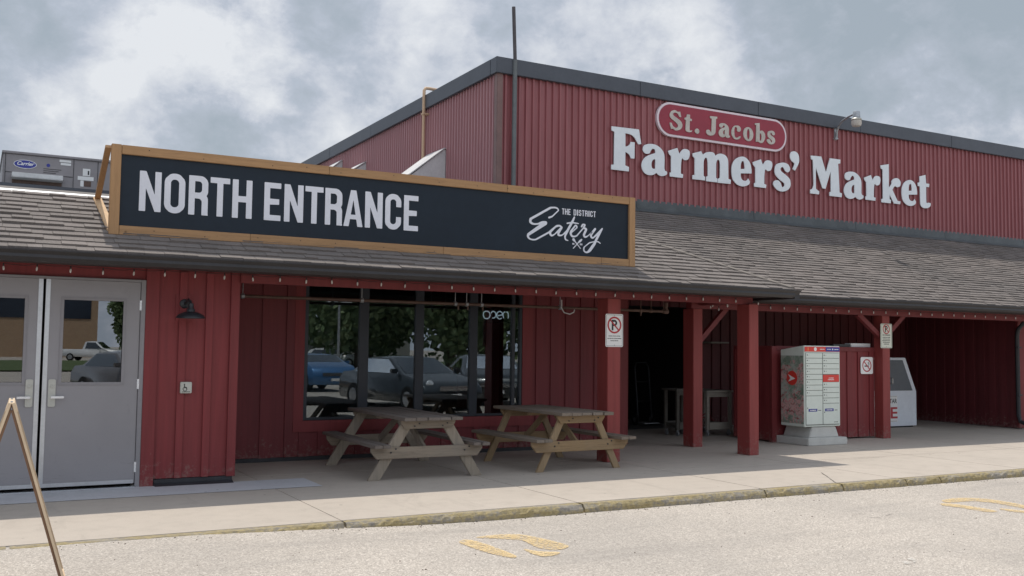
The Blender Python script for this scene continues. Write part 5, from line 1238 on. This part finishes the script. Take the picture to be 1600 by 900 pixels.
# ================================================================== ACROSS THE LOT (seen mirrored in the glass)
def car(name, label, cat, x, y, rz, L, Wd, Hh, paint, kind='suv', z=-.085):
    r = thing(name, label, cat, (x,y,z), rz)
    b = L/2
    if kind == 'pickup': prof = [(-b,.55),(-b,1.05),(-b*.98,1.12),(-b*.22,1.12),(-b*.20,1.20),(-b*.14,Hh-.05),(-b*.02,Hh),(b*.22,Hh-.02),(b*.50,1.18),(b*.92,1.08),(b,.95),(b*1.01,.50),(b*.97,.35),(-b*.97,.40)]
    elif kind == 'sedan': prof = [(-b,.45),(-b*.99,.80),(-b*.92,.98),(-b*.66,1.02),(-b*.42,Hh-.04),(-b*.15,Hh),(b*.12,Hh-.03),(b*.48,.98),(b*.85,.84),(b*.98,.66),(b,.45),(b*.96,.24),(-b*.96,.26)]
    else: prof = [(-b,.48),(-b,.90),(-b*.96,1.10),(-b*.80,Hh-.10),(-b*.60,Hh-.01),(-b*.1,Hh),(b*.20,Hh-.05),(b*.50,1.06),(b*.86,.95),(b*.98,.78),(b,.50),(b*.96,.26),(-b*.96,.28)]
    bm = bmesh.new(); rows = []
    zb_ = 1.0 if kind != 'sedan' else .9
    for yy in (-1,-.93,-.6,0,.6,.93,1):
        row = []
        for (px, pz) in prof:
            k = max(0, (pz-zb_)/(Hh-zb_+.01)); wf = Wd/2*(1-.22*k); xx_ = px*(1-.035*abs(yy)**3*(1 if abs(px) > b*.8 else 0))
            zz = pz-(.05*abs(yy)**4 if pz > Hh-.15 else 0); row.append(bm.verts.new((xx_, yy*wf, zz)))
        rows.append(row)
    n = len(prof)
    for i in range(len(rows)-1):
        for k in range(n): bm.faces.new((rows[i][k], rows[i][(k+1)%n], rows[i+1][(k+1)%n], rows[i+1][k]))
    bm.faces.new(rows[0]); bm.faces.new(list(reversed(rows[-1]))); bmesh.ops.recalc_face_normals(bm, faces=bm.faces)
    bmesh.ops.bevel(bm, geom=list(bm.edges), offset=.02, segments=2, affect='EDGES', clamp_overlap=True)
    me = bpy.data.meshes.new('body'); bm.to_mesh(me); bm.free(); me.materials.append(M[paint]); 
    for p in me.polygons: p.use_smooth = True
    bo = bpy.data.objects.new('body', me); COL.objects.link(bo); bo.parent = r
    def side(pts, name, mat, off=.008):
        for s_ in (-1,1):
            m = MB(); vs = []
            for (px, pz) in pts: k = max(0,(pz-zb_)/(Hh-zb_+.01)); vs.append((px, s_*(Wd/2*(1-.22*k)+off), pz))
            m.add(vs, [tuple(range(len(vs)))]); m.build(name, mat, r, local=True)
    def face(p0, p1, name, mat, wi=.86, off=.012):
        d = Vector((p1[0]-p0[0],0,p1[1]-p0[1])).normalized(); nn = Vector((-d.z,0,d.x)); nn = nn if (nn.x*(1 if p0[0]+p1[0] > 0 else -1)) > 0 else -nn; vs = []
        for p in (p0, p1):
            k = max(0,(p[1]-zb_)/(Hh-zb_+.01)); w = Wd/2*(1-.22*k)*wi
            for s_ in (-1,1): vs.append((p[0]+nn.x*off, s_*w, p[1]+nn.z*off))
        MB().add(vs, [(0,1,3,2)]).build(name, mat, r, local=True)
    lerp = lambda p, q, t: (p[0]+(q[0]-p[0])*t, p[1]+(q[1]-p[1])*t)
    if kind == 'pickup':
        side([(-b*.12,1.2),(-b*.08,Hh-.12),(b*.20,Hh-.12),(b*.43,1.2)], 'side_window', 'car_glass'); face(lerp(prof[7],prof[8],.08), lerp(prof[7],prof[8],.92), 'windscreen', 'car_glass')
    elif kind == 'sedan':
        side([(-b*.58,1.0),(-b*.38,Hh-.10),(b*.10,Hh-.10),(b*.40,1.0)], 'side_window', 'car_glass'); face(lerp(prof[6],prof[7],.08), lerp(prof[6],prof[7],.95), 'windscreen', 'car_glass')
    else:
        side([(-b*.78,1.08),(-b*.66,Hh-.14),(b*.16,Hh-.14),(b*.42,1.08)], 'side_window', 'car_glass'); face(lerp(prof[6],prof[7],.08), lerp(prof[6],prof[7],.95), 'windscreen', 'car_glass')
    for s_ in (-1,1):
        m = MB(); m.lathe([(0,0),(.10,.02),(.13,.05),(.10,.08),(0,.09)], (b*.88, s_*Wd*.36, .72 if kind != 'pickup' else .88), (1,0,.1), 14); m.build('headlight', 'headlight', r, 0, True, local=True)
        m = MB(); m.box(b*.36,b*.42,s_*Wd*.5,s_*(Wd*.5+.18),1.0,1.12); m.build('mirror', paint, r, .02, local=True)
    m = MB(); m.box(b*.955,b*1.012,-Wd*.28,Wd*.28,.58,.70); m.build('grille', 'chrome', r, .01, local=True)
    m = MB(); m.box(b*.97,b*1.018,-.16,.16,.40,.50); m.build('licence_plate', 'white_plastic', r, local=True)
    for wx in (-b*.60, b*.62):
        for s_ in (-1,1):
            R_ = .34 if kind == 'sedan' else .37
            m = MB(); m.cyl((wx, s_*(Wd/2-.20), R_), (wx, s_*(Wd/2+.012), R_), R_, R_, 28); w = m.build('wheel', 'tyre', r, .02, True, local=True)
            m = MB(); m.cyl((wx, s_*(Wd/2+.01), R_), (wx, s_*(Wd/2+.02), R_), R_*.62, R_*.58, 20); o = m.build('rim', 'rim', r, .01, local=True); o.parent = w
    return r
car('parked_car', 'blue car parked across the lot, mirrored in the left window pane', 'car', 11.45, -9.9, math.radians(86), 4.0, 1.72, 1.40, 'paint_blue')
car('parked_car', 'white car parked by the grass far across the lot, mirrored above the blue car', 'car', 26.6, -52.8, math.radians(30), 4.6, 1.8, 1.55, 'paint_white')
car('parked_car', 'dark grey sedan facing the wing, mirrored in the middle window panes', 'car', 10.6, 1.2, math.radians(80), 4.6, 1.85, 1.46, 'paint_dark', 'sedan', -.12)
car('parked_car', 'black crossover facing the wing, mirrored in the right hand window panes', 'car', 13.9, -.5, math.radians(108), 4.6, 1.86, 1.52, 'paint_black', 'suv', -.12)
car('parked_car', 'grey car mirrored at the bottom of the door window', 'car', 4.2, -7.6, math.radians(70), 4.5, 1.8, 1.45, 'paint_grey', 'sedan')
car('pickup_truck', 'white pickup truck far across the lot, mirrored in the right door window', 'pickup truck', 10.4, -81.5, math.radians(28), 5.9, 2.0, 1.92, 'paint_white', 'pickup')
car('parked_car', 'white car far across the lot, mirrored in the left door window', 'car', -.5, -83, math.radians(75), 4.6, 1.8, 1.5, 'paint_white', 'sedan')
sheet('grass_strip', [-200,-50,0,40,60,200], [-78,-66,-55,-48,-40], lambda x,y: -.085+.08, 'grass', 'stuff')
q = thing('brick_office', 'tan brick office block with dark window bands, mirrored in the door windows', 'building', (0,-112,0))
m = MB(); m.box(-34, 13.5, -122, -108, -.1, 8.4); m.build('wall', 'brick', q)
for i in range(7):
    x = 10.3-i*6.4; m = MB(); m.box(x-2.4,x+2.4,-107.98,-107.9,4.6,6.9); f = m.build('window', 'dark_pane', q); 
for i in range(5):
    x = 8-i*7.4; m = MB(); m.box(x-1.3,x+1.3,-107.98,-107.9,0,3.4); m.build('doorway', 'dark_pane', q)
m = MB(); m.box(3.8,11.2,-107.97,-107.85,7.2,8.0); m.build('name_band', 'label_black', q)
q = thing('block_building', 'plain grey block building across the lot, mirrored in the left window pane', 'building', (31,-70,0)); m = MB(); m.box(29.2,39,-76,-66,-.1,4.2); m.build('wall', 'block_grey', q); m = MB(); m.box(29.1,39.1,-76.1,-65.9,4.2,4.35); m.build('roof_edge', 'gutter', q)
q = thing('parking_lamp', 'twin headed parking lot lamp post, mirrored in the left window pane', 'lamp post', (19.6,-31.2,0)); m = MB(); m.cyl((19.6,-31.2,-.1),(19.6,-31.2,4.15),.09,.07,12); m.build('pole', 'zinc', q, 0, True)
for a in (-.75,.15): MB().box(19.6+a,19.6+a+.6,-31.4,-31.0,4.12,4.4).build('lamp_head', 'white_plastic', q, .02)
def tree(x, y, h, rad, label, seed):
    rr = random.Random(seed); r = thing('leafy_tree', label, 'tree', (x,y,-.085), 0, 'trees across the lot mirrored in the glass')
    m = MB(); m.tube([(0,0,0),(.05,0,h*.25),(-.05,.05,h*.5),(0,0,h*.85)], [h*.035,h*.028,h*.02,h*.006], 8)
    cl = []
    for i in range(30):
        t = rr.uniform(.22,.97); a = rr.uniform(0,6.28); rd = rad*math.sin(math.pi*min(1,(t-.15)*1.1))*rr.uniform(.45,1); c = Vector((math.cos(a)*rd, math.sin(a)*rd, h*t)); cl.append((c, rad*rr.uniform(.28,.45)))
        m.tube([(0,0,h*t*.6), tuple(c*.6+Vector((0,0,h*t*.25))), tuple(c)], [h*.012,h*.008,h*.003], 5)
    m.build('trunk', 'bark', r, 0, True, local=True)
    m = MB()
    for c, s_ in cl:
        for k in range(230):
            v_ = Vector((rr.gauss(0,1), rr.gauss(0,1), rr.gauss(0,.8))); v_ = v_.normalized()*s_*rr.uniform(.55,1.1); p = c+v_; e1 = Vector((rr.gauss(0,1),rr.gauss(0,1),rr.gauss(0,1))).normalized(); e2 = e1.orthogonal().normalized(); sz = rr.uniform(.16,.34)
            m.add([p-e1*sz, p+e2*sz*.6, p+e1*sz, p-e2*sz*.6], [(0,1,2,3)])
    m.build('crown', 'leaf', r, local=True)
for i, (x, y, h_, rd, lb) in enumerate(((24.5,-41,11.5,6.0,'big leafy tree mirrored behind the middle window panes'),(32,-36,12.5,6.4,'tall leafy tree mirrored behind the right hand window panes'),(40,-30,11,5.6,'rounded tree mirrored at the far right of the window'),(23.5,-60,11,4.6,'leafy tree mirrored between the pale building and the panes beside it'),(26,-84,10,4.5,'tall tree rising behind the plain grey block building'),(16.5,-96,7.5,3.2,'tree mirrored at the right side of the door window'),(29.5,-52,8.5,3.8,'tree behind the far white car in the mirrored view'),(28.5,-34,10.5,5.2,'broad leafy tree mirrored between the two largest trees'),(44,-38,12,6,'large tree closing the right end of the mirrored row'))):
    tree(x, y, h_, rd, lb, 40+i)
